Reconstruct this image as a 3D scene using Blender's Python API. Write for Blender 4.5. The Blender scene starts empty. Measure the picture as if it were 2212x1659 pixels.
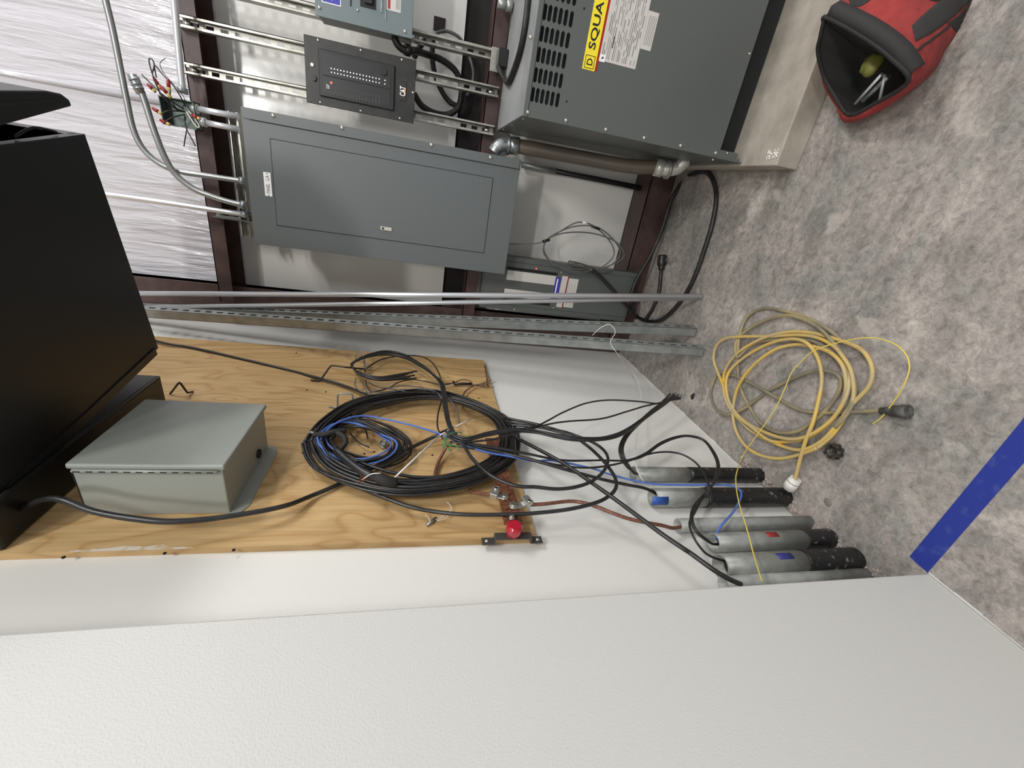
import bpy, bmesh, math, random
from mathutils import Vector, Matrix, noise
random.seed(7)
SC = bpy.context.scene
# ------------------------------------------------------------------ camera
CAMH = 1.3
F, CX, CY = 891.738, 1106.0, 829.5
M = ((0.15531195, -0.18195647, -0.97096346),
     (-0.89179155, -0.44863898, -0.0585739),
     (-0.42495416, 0.87499423, -0.23194624))          # rows: image right, image down, forward (world X, Y, Z)
cam = bpy.data.cameras.new('camera'); cam.sensor_width = 36.0; cam.lens = F / 2212 * 36; cam.clip_start = .02
co = bpy.data.objects.new('camera', cam); SC.collection.objects.link(co)
rm = Matrix((M[0], [-a for a in M[1]], [-a for a in M[2]])).transposed().to_4x4()
co.matrix_world = Matrix.Translation((0, 0, CAMH)) @ rm
SC.camera = co
# ------------------------------------------------------------------ world, lights, exposure
SC.view_settings.view_transform = 'Standard'; SC.view_settings.look = 'None'
SC.view_settings.exposure = 0.0; SC.view_settings.gamma = 1.0
w = bpy.data.worlds.new('world'); SC.world = w; w.use_nodes = True
bg = w.node_tree.nodes['Background']; bg.inputs[0].default_value = (.84, .87, .92, 1); bg.inputs[1].default_value = .70
def area(name, loc, target, sx, sy, e, col=(1, .985, .955)):
    l = bpy.data.lights.new(name, 'AREA'); l.shape = 'RECTANGLE'; l.size = sx; l.size_y = sy; l.energy = e; l.color = col
    o = bpy.data.objects.new(name, l); SC.collection.objects.link(o); o.location = loc
    o.rotation_euler = (Vector(target) - Vector(loc)).to_track_quat('-Z', 'Y').to_euler()
    return o
area('ceiling_lamp_a', (2.6, -2.2, 3.9), (-.4, 1.4, .8), .7, .16, 26)
area('ceiling_lamp_b', (3.0, 1.65, 3.7), (-.8, 1.5, .8), 1.5, .5, 68)
area('ceiling_lamp_c', (0.6, -3.2, 3.9), (-.4, 1.4, .8), .7, .16, 62)
area('back_wall_fill_d', (1.5, -.9, 3.7), (-.5, 2.2, .8), .7, .16, 52)  # added fill light, aimed to brighten the back wall
# ------------------------------------------------------------------ finding points
def ray(x, y):
    a, b = (x - CX) / F, (y - CY) / F
    return Vector((M[0][i] * a + M[1][i] * b + M[2][i] for i in range(3)))
def hit(x, y, ax, v):
    d = ray(x, y); o = Vector((0, 0, CAMH)); return o + d * ((v - o[ax]) / d[ax])
WA = -.862                       # face of the left wall
def A(x, y, d=0.): return hit(x, y, 0, WA + d)
def B(x, y, Y): return hit(x, y, 1, Y)
def G(x, y, z=0.): return hit(x, y, 2, z)
C1, C2, C3, C4, C5, C6, C7 = (0, 780, 3.456), (620, 720, 3.95), (1000, 780, 3.95), (1340, 960, 3.95), (1500, 640, 3.95), (500, 380, 3.95), (1000, 380, 3.95)
C8 = (840, 0, 5.531); C9 = (660, 840, 6.913); C0 = (300, 110, 8.73); CB = (1500, 0, 3.107); CG = (1000, 0, 3.95)
def ca(c, pts): return [A(c[0] + p[0] / c[2], c[1] + p[1] / c[2], p[2]) for p in pts]
def cb(c, pts, Y=None): return [B(c[0] + p[0] / c[2], c[1] + p[1] / c[2], p[2] if Y is None else Y) for p in pts]
def cg(c, pts): return [G(c[0] + p[0] / c[2], c[1] + p[1] / c[2], p[2] if len(p) > 2 else 0) for p in pts]
def rectB(Y, pts):
    q = [B(a, b, Y) for a, b in pts]; xs = sorted(v.x for v in q); zs = sorted(v.z for v in q)
    return (xs[0] + xs[1]) / 2, (xs[2] + xs[3]) / 2, (zs[0] + zs[1]) / 2, (zs[2] + zs[3]) / 2
# ------------------------------------------------------------------ materials
def mat(name, col, rough=.5, metal=0., bump=None, var=None, emit=None, spec=None, coat=0.):
    m = bpy.data.materials.new(name); m.use_nodes = True; nt = m.node_tree; b = nt.nodes['Principled BSDF']
    b.inputs['Base Color'].default_value = (*col, 1); b.inputs['Roughness'].default_value = rough; b.inputs['Metallic'].default_value = metal
    if coat: b.inputs['Coat Weight'].default_value = coat; b.inputs['Coat Roughness'].default_value = .12
    if spec is not None: b.inputs['Specular IOR Level'].default_value = spec
    if emit: b.inputs['Emission Color'].default_value = (*emit[0], 1); b.inputs['Emission Strength'].default_value = emit[1]
    N = nt.nodes; L = nt.links
    tc = N.new('ShaderNodeTexCoord'); geo = N.new('ShaderNodeNewGeometry')
    if bump:                     # (scale, strength, distance)
        n = N.new('ShaderNodeTexNoise'); n.inputs['Scale'].default_value = bump[0]; n.inputs['Detail'].default_value = 3
        L.new(geo.outputs['Position'], n.inputs['Vector'])
        bp = N.new('ShaderNodeBump'); bp.inputs['Strength'].default_value = bump[1]; bp.inputs['Distance'].default_value = bump[2]
        L.new(n.outputs['Fac'], bp.inputs['Height']); L.new(bp.outputs['Normal'], b.inputs['Normal'])
    if var:                      # (scale, other colour, lo, hi)
        n = N.new('ShaderNodeTexNoise'); n.inputs['Scale'].default_value = var[0]; n.inputs['Detail'].default_value = 6; n.inputs['Roughness'].default_value = .6
        L.new(geo.outputs['Position'], n.inputs['Vector'])
        r = N.new('ShaderNodeValToRGB'); r.color_ramp.elements[0].position = var[2]; r.color_ramp.elements[1].position = var[3]
        r.color_ramp.elements[0].color = (*col, 1); r.color_ramp.elements[1].color = (*var[1], 1)
        L.new(n.outputs['Fac'], r.inputs['Fac']); L.new(r.outputs['Color'], b.inputs['Base Color'])
    return m
def s2l(*c): return tuple(((v / 255 + .055) / 1.055) ** 2.4 if v > 10 else v / 255 / 12.92 for v in c)

M_WALL = mat('white_wall_paint', s2l(206, 205, 201), .5, bump=(280, .2, .0028))
M_WALL2 = mat('smooth_wall_paint', s2l(232, 231, 226), .42, bump=(300, .12, .002))
M_BLACK = mat('black_powder_coat', (.0075, .0075, .008), .38, bump=(900, .15, .0004))
M_BLACK2 = mat('black_plastic', (.012, .012, .013), .35)
M_CABLE = mat('black_cable_jacket', (.013, .013, .014), .36, spec=.6, var=(60, (.035, .034, .034), .5, .8))
M_RUBBER = mat('black_rubber', (.012, .012, .012), .5, var=(30, (.05, .047, .043), .5, .85))
M_GREYCAB = mat('grey_cable_jacket', s2l(96, 96, 96), .45)
M_BLUE = mat('blue_cable_jacket', s2l(78, 112, 190), .4)
M_ENC = mat('grey_enclosure_paint', s2l(146, 150, 143), .38, bump=(500, .1, .0004))
M_PANEL = mat('grey_panel_paint', s2l(100, 105, 106), .42, bump=(700, .08, .0003))
M_PANEL2 = mat('grey_deadfront_paint', s2l(88, 92, 90), .4)
M_TRAFO = mat('grey_cabinet_paint', s2l(90, 95, 93), .42, bump=(600, .08, .0003))
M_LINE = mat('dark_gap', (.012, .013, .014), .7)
M_GALV = mat('galvanised_steel', s2l(170, 174, 176), .34, .75, var=(45, s2l(125, 130, 132), .4, .65))
M_GALVD = mat('dull_galvanised_steel', s2l(168, 172, 170), .4, .55, var=(16, s2l(146, 150, 148), .4, .65))
M_EMT = mat('bright_zinc_tube', s2l(222, 224, 228), .28, .6)
M_EMTD = mat('dull_zinc_tube', s2l(160, 163, 162), .36, .7)
M_STRUT = mat('gold_zinc_channel', s2l(186, 183, 172), .34, .6, var=(18, s2l(158, 156, 148), .4, .6))
M_HOLE = mat('dark_slot', (.01, .008, .008), .8)
M_SCREW = mat('bright_screw', s2l(215, 212, 200), .22, .9)
M_BROWN = mat('brown_primer_steel', s2l(84, 64, 60), .5, var=(14, s2l(58, 42, 40), .35, .7))
M_DBROWN = mat('dark_brown_primer', s2l(52, 36, 34), .6, var=(12, s2l(34, 26, 26), .3, .7))
M_DARKCAV = mat('dark_cavity', s2l(34, 29, 28), .8)
M_COPPER = mat('weathered_copper', s2l(176, 116, 84), .38, .6, var=(90, s2l(96, 60, 48), .35, .65))
M_CWIRE = mat('stranded_copper', s2l(142, 94, 74), .5, .3, var=(120, s2l(104, 72, 60), .4, .6))
M_ALU = mat('tinned_lug_metal', s2l(190, 190, 188), .3, .8)
M_GALVDK = mat('dark_steel_bracket', s2l(96, 92, 90), .35, .6)
M_CAST = mat('pale_cast_metal', s2l(206, 206, 198), .36, .5)
M_RED = mat('red_insulator', s2l(178, 32, 50), .18, coat=.6)
M_PIPE = mat('grey_conduit', s2l(160, 162, 157), .42, .25, var=(22, s2l(128, 130, 125), .35, .7), bump=(80, .15, .001))
M_PVC = mat('grey_plastic_conduit', s2l(166, 168, 164), .4, var=(16, s2l(124, 126, 122), .4, .7))
M_COAT = mat('black_pipe_wrap', (.011, .011, .012), .42, var=(48, s2l(150, 150, 146), .60, .74), bump=(90, .8, .004))
M_PIPEIN = mat('conduit_inside', s2l(58, 62, 62), .6, .2)
M_BPAINT = mat('blue_paint_smear', s2l(46, 82, 160), .4)
M_TRED = mat('red_tape', s2l(150, 34, 36), .45)
M_TBLU = mat('blue_tape_patch', s2l(44, 50, 130), .45)
M_FTAPE = mat('blue_floor_tape', s2l(38, 54, 140), .38, var=(28, s2l(74, 88, 150), .55, .8))
M_YEL = mat('yellow_cord_jacket', s2l(212, 176, 82), .45, var=(8, s2l(184, 166, 122), .38, .58))
M_YSTR = mat('yellow_string', s2l(226, 204, 96), .6)
M_WSTR = mat('white_string', s2l(222, 220, 214), .6)
M_WPLAST = mat('white_plastic', s2l(225, 222, 215), .35)
M_DIRT = mat('dirty_grey_rubber', s2l(96, 96, 92), .55, var=(60, s2l(60, 60, 58), .4, .6))
M_BAGR = mat('red_canvas', s2l(158, 54, 50), .85, bump=(26, .8, .012), var=(9, s2l(116, 40, 40), .38, .68))
M_BAGB = mat('black_canvas', (.018, .017, .017), .75, bump=(500, .5, .001))
M_BAGG = mat('grey_webbing', s2l(46, 44, 43), .8, bump=(900, .4, .0006))
M_LABW = mat('white_label', s2l(206, 203, 198), .5)
M_LABG = mat('grey_print', s2l(128, 126, 122), .6)
M_LABK = mat('black_print', (.01, .01, .01), .5)
M_LABY = mat('yellow_label', s2l(246, 226, 52), .4)
M_LABR = mat('red_print', s2l(160, 24, 30), .5)
M_LABB = mat('blue_label', s2l(58, 56, 170), .4)
M_ORANGE = mat('orange_print', s2l(240, 150, 40), .5)
M_WHITE = mat('white_print', s2l(245, 245, 245), .5)
M_LED = mat('lit_led', (.9, .9, .9), .4, emit=((1, 1, 1), .9))
M_LEDR = mat('lit_red_led', (.9, .1, .1), .4, emit=((1, .12, .1), 1.4))
M_SMOKE = mat('dark_display', (.018, .019, .019), .35)
M_LFMC = mat('grey_brown_flexible_conduit', s2l(92, 86, 78), .42, var=(6, s2l(106, 94, 80), .4, .65))
M_WNR = mat('red_wire_nut', s2l(140, 30, 34), .4)
M_WNY = mat('yellow_wire_nut', s2l(196, 172, 96), .4)
M_GREEN = mat('green_wire', s2l(60, 140, 84), .45)
M_YGREEN = mat('yellow_green_grip', s2l(118, 118, 52), .5)
M_LINER = mat('white_liner_sheet', s2l(228, 226, 220), .24, bump=(5, .12, .02), coat=.3)

def floor_mat():
    m = bpy.data.materials.new('trowelled_concrete'); m.use_nodes = True; nt = m.node_tree; N = nt.nodes; L = nt.links; b = N['Principled BSDF']
    geo = N.new('ShaderNodeNewGeometry')
    def nz(scale, det, rough, dist=0., vec=None):
        n = N.new('ShaderNodeTexNoise'); n.inputs['Scale'].default_value = scale; n.inputs['Detail'].default_value = det
        n.inputs['Roughness'].default_value = rough; n.inputs['Distortion'].default_value = dist
        L.new(vec or geo.outputs['Position'], n.inputs['Vector']); return n
    def ramp(src, stops):
        r = N.new('ShaderNodeValToRGB'); e = r.color_ramp.elements
        while len(e) < len(stops): e.new(.5)
        for i, (p, c) in enumerate(stops): e[i].position = p; e[i].color = (*c, 1)
        L.new(src, r.inputs['Fac']); return r
    a = ramp(nz(2.6, 10, .72, 1.3).outputs['Fac'], [(.30, s2l(110, 110, 106)), (.42, s2l(143, 141, 136)), (.50, s2l(151, 144, 139)), (.60, s2l(168, 161, 155)), (.72, s2l(194, 189, 182))])
    mp = N.new('ShaderNodeMapping'); mp.inputs['Rotation'].default_value = (0, 0, .6); mp.inputs['Scale'].default_value = (1, 2.6, 1)
    L.new(geo.outputs['Position'], mp.inputs['Vector'])
    st = ramp(nz(4.5, 8, .7, .4, mp.outputs['Vector']).outputs['Fac'], [(.36, (.60, .60, .59)), (.50, (.98, .98, .98)), (.66, (1.2, 1.19, 1.17))])
    mx = N.new('ShaderNodeMix'); mx.data_type = 'RGBA'; mx.blend_type = 'MULTIPLY'; mx.inputs['Factor'].default_value = .7
    L.new(a.outputs['Color'], mx.inputs['A']); L.new(st.outputs['Color'], mx.inputs['B'])
    fi = ramp(nz(46, 10, .85, .6).outputs['Fac'], [(.38, (.56, .56, .55)), (.5, (.98, .98, .98)), (.62, (1.36, 1.34, 1.30))])
    mx2 = N.new('ShaderNodeMix'); mx2.data_type = 'RGBA'; mx2.blend_type = 'MULTIPLY'; mx2.inputs['Factor'].default_value = .9
    L.new(mx.outputs['Result'], mx2.inputs['A']); L.new(fi.outputs['Color'], mx2.inputs['B'])
    pk = ramp(nz(3.4, 6, .6, 1.6).outputs['Fac'], [(.60, (0, 0, 0)), (.66, (1, 1, 1))])
    mx3 = N.new('ShaderNodeMix'); mx3.data_type = 'RGBA'; mx3.inputs['B'].default_value = (*s2l(198, 190, 180), 1)
    mm = N.new('ShaderNodeMath'); mm.operation = 'MULTIPLY'; mm.inputs[1].default_value = .4
    L.new(pk.outputs['Color'], mm.inputs[0]); L.new(mm.outputs[0], mx3.inputs['Factor']); L.new(mx2.outputs['Result'], mx3.inputs['A'])
    L.new(mx3.outputs['Result'], b.inputs['Base Color'])
    rr = ramp(nz(6, 5, .6).outputs['Fac'], [(.3, (.45, .45, .45)), (.7, (.75, .75, .75))]); L.new(rr.outputs['Color'], b.inputs['Roughness'])
    bp = N.new('ShaderNodeBump'); bp.inputs['Strength'].default_value = .5; bp.inputs['Distance'].default_value = .005
    L.new(nz(30, 9, .7).outputs['Fac'], bp.inputs['Height']); L.new(bp.outputs['Normal'], b.inputs['Normal'])
    return m
M_FLOOR = floor_mat()
def ply_mat():
    m = bpy.data.materials.new('plywood_grain'); m.use_nodes = True; nt = m.node_tree; N = nt.nodes; L = nt.links; b = N['Principled BSDF']
    geo = N.new('ShaderNodeNewGeometry'); b.inputs['Roughness'].default_value = .55
    mp = N.new('ShaderNodeMapping'); mp.inputs['Scale'].default_value = (1, 1.7, .62); L.new(geo.outputs['Position'], mp.inputs['Vector'])
    n1 = N.new('ShaderNodeTexNoise'); n1.inputs['Scale'].default_value = 2.3; n1.inputs['Detail'].default_value = 2.2; n1.inputs['Distortion'].default_value = .8
    L.new(mp.outputs['Vector'], n1.inputs['Vector'])
    ml = N.new('ShaderNodeMath'); ml.operation = 'MULTIPLY'; ml.inputs[1].default_value = 13.; L.new(n1.outputs['Fac'], ml.inputs[0])
    fr = N.new('ShaderNodeMath'); fr.operation = 'FRACT'; L.new(ml.outputs[0], fr.inputs[0])
    r = N.new('ShaderNodeValToRGB'); e = r.color_ramp.elements
    for _ in range(3): e.new(.5)
    for i, (p, c) in enumerate([(0, (197, 165, 117)), (.45, (208, 177, 129)), (.72, (204, 172, 123)), (.90, (186, 150, 101)), (1, (197, 165, 117))]):
        e[i].position = p; e[i].color = (*s2l(*c), 1)
    L.new(fr.outputs[0], r.inputs['Fac'])
    mp2 = N.new('ShaderNodeMapping'); mp2.inputs['Scale'].default_value = (1, 60, 2.5); L.new(geo.outputs['Position'], mp2.inputs['Vector'])
    n2 = N.new('ShaderNodeTexNoise'); n2.inputs['Scale'].default_value = 2.; n2.inputs['Detail'].default_value = 5; L.new(mp2.outputs['Vector'], n2.inputs['Vector'])
    r2 = N.new('ShaderNodeValToRGB'); r2.color_ramp.elements[0].position = .3; r2.color_ramp.elements[1].position = .6
    r2.color_ramp.elements[0].color = (.80, .77, .72, 1); r2.color_ramp.elements[1].color = (1.04, 1.04, 1.04, 1); L.new(n2.outputs['Fac'], r2.inputs['Fac'])
    mx = N.new('ShaderNodeMix'); mx.data_type = 'RGBA'; mx.blend_type = 'MULTIPLY'; mx.inputs['Factor'].default_value = .8
    L.new(r.outputs['Color'], mx.inputs['A']); L.new(r2.outputs['Color'], mx.inputs['B'])
    n3 = N.new('ShaderNodeTexNoise'); n3.inputs['Scale'].default_value = 1.6; n3.inputs['Detail'].default_value = 3; L.new(mp.outputs['Vector'], n3.inputs['Vector'])
    r3 = N.new('ShaderNodeValToRGB'); r3.color_ramp.elements[0].position = .35; r3.color_ramp.elements[1].position = .7
    r3.color_ramp.elements[0].color = (.86, .80, .72, 1); r3.color_ramp.elements[1].color = (1.08, 1.06, 1.02, 1); L.new(n3.outputs['Fac'], r3.inputs['Fac'])
    mx2 = N.new('ShaderNodeMix'); mx2.data_type = 'RGBA'; mx2.blend_type = 'MULTIPLY'; mx2.inputs['Factor'].default_value = .8
    L.new(mx.outputs['Result'], mx2.inputs['A']); L.new(r3.outputs['Color'], mx2.inputs['B']); L.new(mx2.outputs['Result'], b.inputs['Base Color'])
    bp = N.new('ShaderNodeBump'); bp.inputs['Strength'].default_value = .2; bp.inputs['Distance'].default_value = .002
    L.new(n2.outputs['Fac'], bp.inputs['Height']); L.new(bp.outputs['Normal'], b.inputs['Normal'])
    return m
M_PLY = ply_mat()
def vinyl_mat():
    m = bpy.data.materials.new('wrinkled_vinyl_facing'); m.use_nodes = True; nt = m.node_tree; N = nt.nodes; L = nt.links; b = N['Principled BSDF']
    b.inputs['Base Color'].default_value = (*s2l(206, 204, 210), 1); b.inputs['Roughness'].default_value = .2
    geo = N.new('ShaderNodeNewGeometry'); mp = N.new('ShaderNodeMapping'); mp.inputs['Scale'].default_value = (16, 1, 1.7)
    mp.inputs['Rotation'].default_value = (0, .06, 0); L.new(geo.outputs['Position'], mp.inputs['Vector'])
    n = N.new('ShaderNodeTexNoise'); n.inputs['Scale'].default_value = 1.5; n.inputs['Detail'].default_value = 5; n.inputs['Distortion'].default_value = .5
    L.new(mp.outputs['Vector'], n.inputs['Vector'])
    bp = N.new('ShaderNodeBump'); bp.inputs['Strength'].default_value = .9; bp.inputs['Distance'].default_value = .022
    L.new(n.outputs['Fac'], bp.inputs['Height']); L.new(bp.outputs['Normal'], b.inputs['Normal'])
    return m
M_VINYL = vinyl_mat()
# ------------------------------------------------------------------ mesh builder
WLOC = {}
class MB:
    def __init__(s): s.v = []; s.f = []; s.sm = []
    def add(s, vs, fs, smooth=False):
        n = len(s.v); s.v += [Vector(v) for v in vs]
        for f in fs: s.f.append([n + i for i in f]); s.sm.append(smooth)
        return s
    def box(s, x0, x1, y0, y1, z0, z1):
        return s.add([(x, y, z) for x in (x0, x1) for y in (y0, y1) for z in (z0, z1)],
                     [(0, 1, 3, 2), (4, 6, 7, 5), (0, 4, 5, 1), (2, 3, 7, 6), (0, 2, 6, 4), (1, 5, 7, 3)])
    def obox(s, c, ax, ay, az, hx, hy, hz):
        c = Vector(c); ax, ay, az = (Vector(a).normalized() for a in (ax, ay, az))
        return s.add([c + ax * hx * i + ay * hy * j + az * hz * k for i in (-1, 1) for j in (-1, 1) for k in (-1, 1)],
                     [(0, 1, 3, 2), (4, 6, 7, 5), (0, 4, 5, 1), (2, 3, 7, 6), (0, 2, 6, 4), (1, 5, 7, 3)])
    def prism(s, poly, off):
        n = len(poly); off = Vector(off); p = [Vector(a) for a in poly]
        s.add(p + [a + off for a in p], [list(range(n))[::-1], list(range(n, 2 * n))] + [(i, (i + 1) % n, n + (i + 1) % n, n + i) for i in range(n)])
        return s
    def tube(s, pts, r, seg=8, smooth=6, caps=True, closed=False):
        pts = [Vector(p) for p in pts]
        if smooth > 1 and len(pts) > 2: pts = crom(pts, smooth, closed)
        q = [pts[0]]
        for p in pts[1:]:
            if (p - q[-1]).length > 1e-5: q.append(p)
        pts = q; n = len(pts)
        if n < 2: return s
        t = (pts[1] - pts[0]).normalized(); u = t.orthogonal().normalized(); rings = []
        for i, p in enumerate(pts):
            t2 = (pts[min(i + 1, n - 1)] - pts[max(i - 1, 0)])
            t2 = t2.normalized() if t2.length > 1e-7 else t
            u = (u - t2 * u.dot(t2)); u = u.normalized() if u.length > 1e-6 else t2.orthogonal().normalized()
            v = t2.cross(u); t = t2
            rr = r[i * len(r) // n] if isinstance(r, (list, tuple)) else r
            rings.append([p + (u * math.cos(a) + v * math.sin(a)) * rr for a in [2 * math.pi * k / seg for k in range(seg)]])
        vs = [v for g in rings for v in g]
        fs = [(i * seg + k, i * seg + (k + 1) % seg, (i + 1) * seg + (k + 1) % seg, (i + 1) * seg + k) for i in range(n - 1) for k in range(seg)]
        b0 = len(s.v); s.add(vs, fs, True)
        if caps:
            s.f.append([b0 + k for k in range(seg)][::-1]); s.sm.append(False)
            s.f.append([b0 + (n - 1) * seg + k for k in range(seg)]); s.sm.append(False)
        return s
    def cyl(s, a, b, r, seg=20): return s.tube([a, b], r, seg, 1)
    def pipe(s, a, b, r, ri, seg=28):         # hollow at the b end
        a, b = Vector(a), Vector(b); t = (b - a).normalized(); u = t.orthogonal().normalized(); v = t.cross(u)
        def ring(p, q): return [p + (u * math.cos(2 * math.pi * k / seg) + v * math.sin(2 * math.pi * k / seg)) * q for k in range(seg)]
        rs = [ring(a, r), ring(b, r), ring(b, ri), ring(a + (b - a) * .1, ri)]
        vs = [x for g in rs for x in g]; fs = [(i * seg + k, i * seg + (k + 1) % seg, (i + 1) * seg + (k + 1) % seg, (i + 1) * seg + k) for i in range(3) for k in range(seg)]
        s.add(vs, fs, True); n = len(s.v) - len(vs)
        s.f.append([n + k for k in range(seg)][::-1]); s.sm.append(False)
        s.f.append([n + 3 * seg + k for k in range(seg)]); s.sm.append(False); return s
    def ball(s, c, r, sc=(1, 1, 1), seg=12, rings=7):
        c = Vector(c); vs = []; fs = []
        for i in range(rings + 1):
            th = math.pi * i / rings
            for k in range(seg): ph = 2 * math.pi * k / seg; vs.append(c + Vector((math.sin(th) * math.cos(ph) * sc[0], math.sin(th) * math.sin(ph) * sc[1], math.cos(th) * sc[2])) * r)
        for i in range(rings):
            for k in range(seg): fs.append((i * seg + k, (i + 1) * seg + k, (i + 1) * seg + (k + 1) % seg, i * seg + (k + 1) % seg))
        return s.add(vs, fs, True)
    def build(s, name, m, parent=None, loc=None, bevel=0, kind=None):
        me = bpy.data.meshes.new(name)
        if parent is not None: base = WLOC[parent.name]
        elif loc is not None: base = Vector(loc)
        else:
            xs = [v.x for v in s.v]; ys = [v.y for v in s.v]; base = Vector(((min(xs) + max(xs)) / 2, (min(ys) + max(ys)) / 2, min(v.z for v in s.v)))
        me.from_pydata([tuple(v - base) for v in s.v], [], s.f); me.materials.append(m)
        me.polygons.foreach_set('use_smooth', s.sm); me.update()
        bm = bmesh.new(); bm.from_mesh(me); bmesh.ops.remove_doubles(bm, verts=bm.verts, dist=1e-6); bmesh.ops.recalc_face_normals(bm, faces=bm.faces); bm.to_mesh(me); bm.free()
        o = bpy.data.objects.new(name, me); SC.collection.objects.link(o)
        if parent is not None: o.parent = parent
        else: o.location = base
        WLOC[o.name] = Vector(base)
        if bevel:
            b = o.modifiers.new('bevel', 'BEVEL'); b.width = bevel; b.segments = 2; b.limit_method = 'ANGLE'; b.angle_limit = math.radians(50)
        if kind: o['kind'] = kind
        return o
def crom(p, k, closed=False):
    out = []; n = len(p)
    for i in range(n if closed else n - 1):
        a, b, c, d = (p[(i - 1) % n], p[i], p[(i + 1) % n], p[(i + 2) % n]) if closed else (p[max(i - 1, 0)], p[i], p[i + 1], p[min(i + 2, n - 1)])
        for j in range(k):
            t = j / k; t2 = t * t; t3 = t2 * t
            out.append(.5 * ((2 * b) + (c - a) * t + (2 * a - 5 * b + 4 * c - d) * t2 + (3 * b - a - 3 * c + d) * t3))
    out.append(p[0] if closed else p[-1]); return out
def tag(o, label, cat, group=None, kind=None):
    o['label'] = label
    if cat: o['category'] = cat
    if group: o['group'] = group
    if kind: o['kind'] = kind
    return o
def thing(name, label, cat, loc, group=None):
    o = bpy.data.objects.new(name, None); o.empty_display_size = .05; SC.collection.objects.link(o); o.location = loc; WLOC[o.name] = Vector(loc)
    return tag(o, label, cat, group)
def text(name, s, size, org, right, up, m, parent, ext=.0006, bold=0., sx=1.):
    cu = bpy.data.curves.new(name, 'FONT'); cu.body = s; cu.size = size; cu.extrude = ext; cu.offset = bold; cu.resolution_u = 3
    t = bpy.data.objects.new(name + '_tmp', cu); SC.collection.objects.link(t); bpy.context.view_layer.update()
    me = bpy.data.meshes.new_from_object(t.evaluated_get(bpy.context.evaluated_depsgraph_get())); bpy.data.objects.remove(t); bpy.data.curves.remove(cu)
    right = Vector(right).normalized(); up = Vector(up).normalized(); nrm = right.cross(up); base = WLOC[parent.name] if parent else Vector(org); org = Vector(org)
    for v in me.vertices: v.co = org + right * v.co.x * sx + up * v.co.y + nrm * v.co.z - base
    me.materials.clear(); me.materials.append(m); o = bpy.data.objects.new(name, me); SC.collection.objects.link(o)
    if parent: o.parent = parent
    WLOC[o.name] = base; return o
X, Y, Z = Vector((1, 0, 0)), Vector((0, 1, 0)), Vector((0, 0, 1))
def screws(parent, pts, y, r=.006, name='screw'):
    for (x, z) in pts:
        b = MB(); b.ball((x, y, z), r, (1, .55, 1), 10, 6); b.build(name, M_SCREW, parent)
def panelY(m, x0, x1, y0, y1, z0, z1, name, parent, bev=.0015): return MB().box(x0, x1, y0, y1, z0, z1).build(name, m, parent, bevel=bev)
def cable(name, pts, r, m, label, cat='cable', group=None, seg=7, smooth=6):
    return tag(MB().tube(pts, r, seg, smooth).build(name, m), label, cat, group)
# ------------------------------------------------------------------ the setting
def st(name, b, m, label, bevel=0):
    o = b.build(name, m, kind='structure', bevel=bevel); o['label'] = label; return o
st('floor', MB().box(-1.2, 4.5, -3.5, 2.75, -.15, 0), M_FLOOR, 'mottled grey trowelled concrete floor')
st('wall_left', MB().box(WA - .12, WA, .30, 2.47, 0, 4.2), M_WALL2, 'smooth white drywall behind the plywood board')
st('wall_near', MB().box(WA - .12, -.711, -3.5, .51, 0, 4.2), M_WALL, 'white textured wall standing proud beside the camera', bevel=.004)
Y0, YL = 2.27, 2.45
st('wall_back', MB().box(-1.0, 4.5, YL + .03, YL + .06, 0, 4.2), M_DARKCAV, 'dark metal siding behind the liner of the back wall')
st('trim_1', MB().box(-.74, 4.5, YL, YL + .02, 2.2, 4.2), M_VINYL, 'wrinkled white vinyl insulation facing above the upper girt')
st('trim_2', MB().box(-.74, 4.5, YL, YL + .02, 1.165, 2.2), M_LINER, 'white liner sheet between the two upper girts')
st('trim_3', MB().box(-.74, 4.5, YL, YL + .02, .07, .985), M_LINER, 'white liner sheet below the middle girt')
def girt(n, z0, z1, label):
    b = MB().box(-.74, 4.5, Y0, Y0 + .004, z0, z1).box(-.74, 4.5, Y0, YL, z1 - .004, z1).box(-.74, 4.5, YL - .006, YL - .002, z1 - .06, z1)
    st(n, b, M_BROWN, label)
girt('trim_4', 2.205, 2.268, 'upper brown steel girt of the back wall')
girt('trim_5', .99, 1.055, 'middle brown steel girt of the back wall')
girt('trim_6', 0, .135, 'brown steel base girt along the floor')
b = MB().box(-.855, -.672, 2.33, 2.338, 0, 4.2).box(-.78, -.77, 2.338, 2.45, 0, 4.2).box(-.855, -.69, 2.45, 2.46, 0, 4.2)
st('trim_7', b, M_BROWN, 'brown steel corner column where the two walls meet')
# seam ribs in the vinyl facing
b = MB()
sx0 = B(335, 220, YL - .005).x
b.tube([(sx0, YL - .002, 2.28), (sx0 + .01, YL - .002, 4.2)], .012, 8, 1)
st('trim_8', b, M_VINYL, 'raised seam running up the vinyl facing')
st('ceiling', MB().box(-1.2, 4.5, -3.5, 2.75, 4.6, 4.65), mat('ceiling_sheet', s2l(190, 190, 190), .6), 'white ceiling high above')
b = MB(); rg_ = random.Random(4); yy = -1.2
while yy < .51:
    l_ = rg_.uniform(.02, .07); w_ = rg_.uniform(.002, .007); b.box(-.711, -.711 + w_, yy, min(yy + l_, .51), 0, .0015); yy += l_
yy = .51
while yy < 2.3:
    l_ = rg_.uniform(.02, .07); w_ = rg_.uniform(.001, .006); b.box(WA, WA + w_, yy, yy + l_, 0, .0015); yy += l_
st('trim_9', b, M_WALL, 'thin white paint line where the walls meet the floor')
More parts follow.
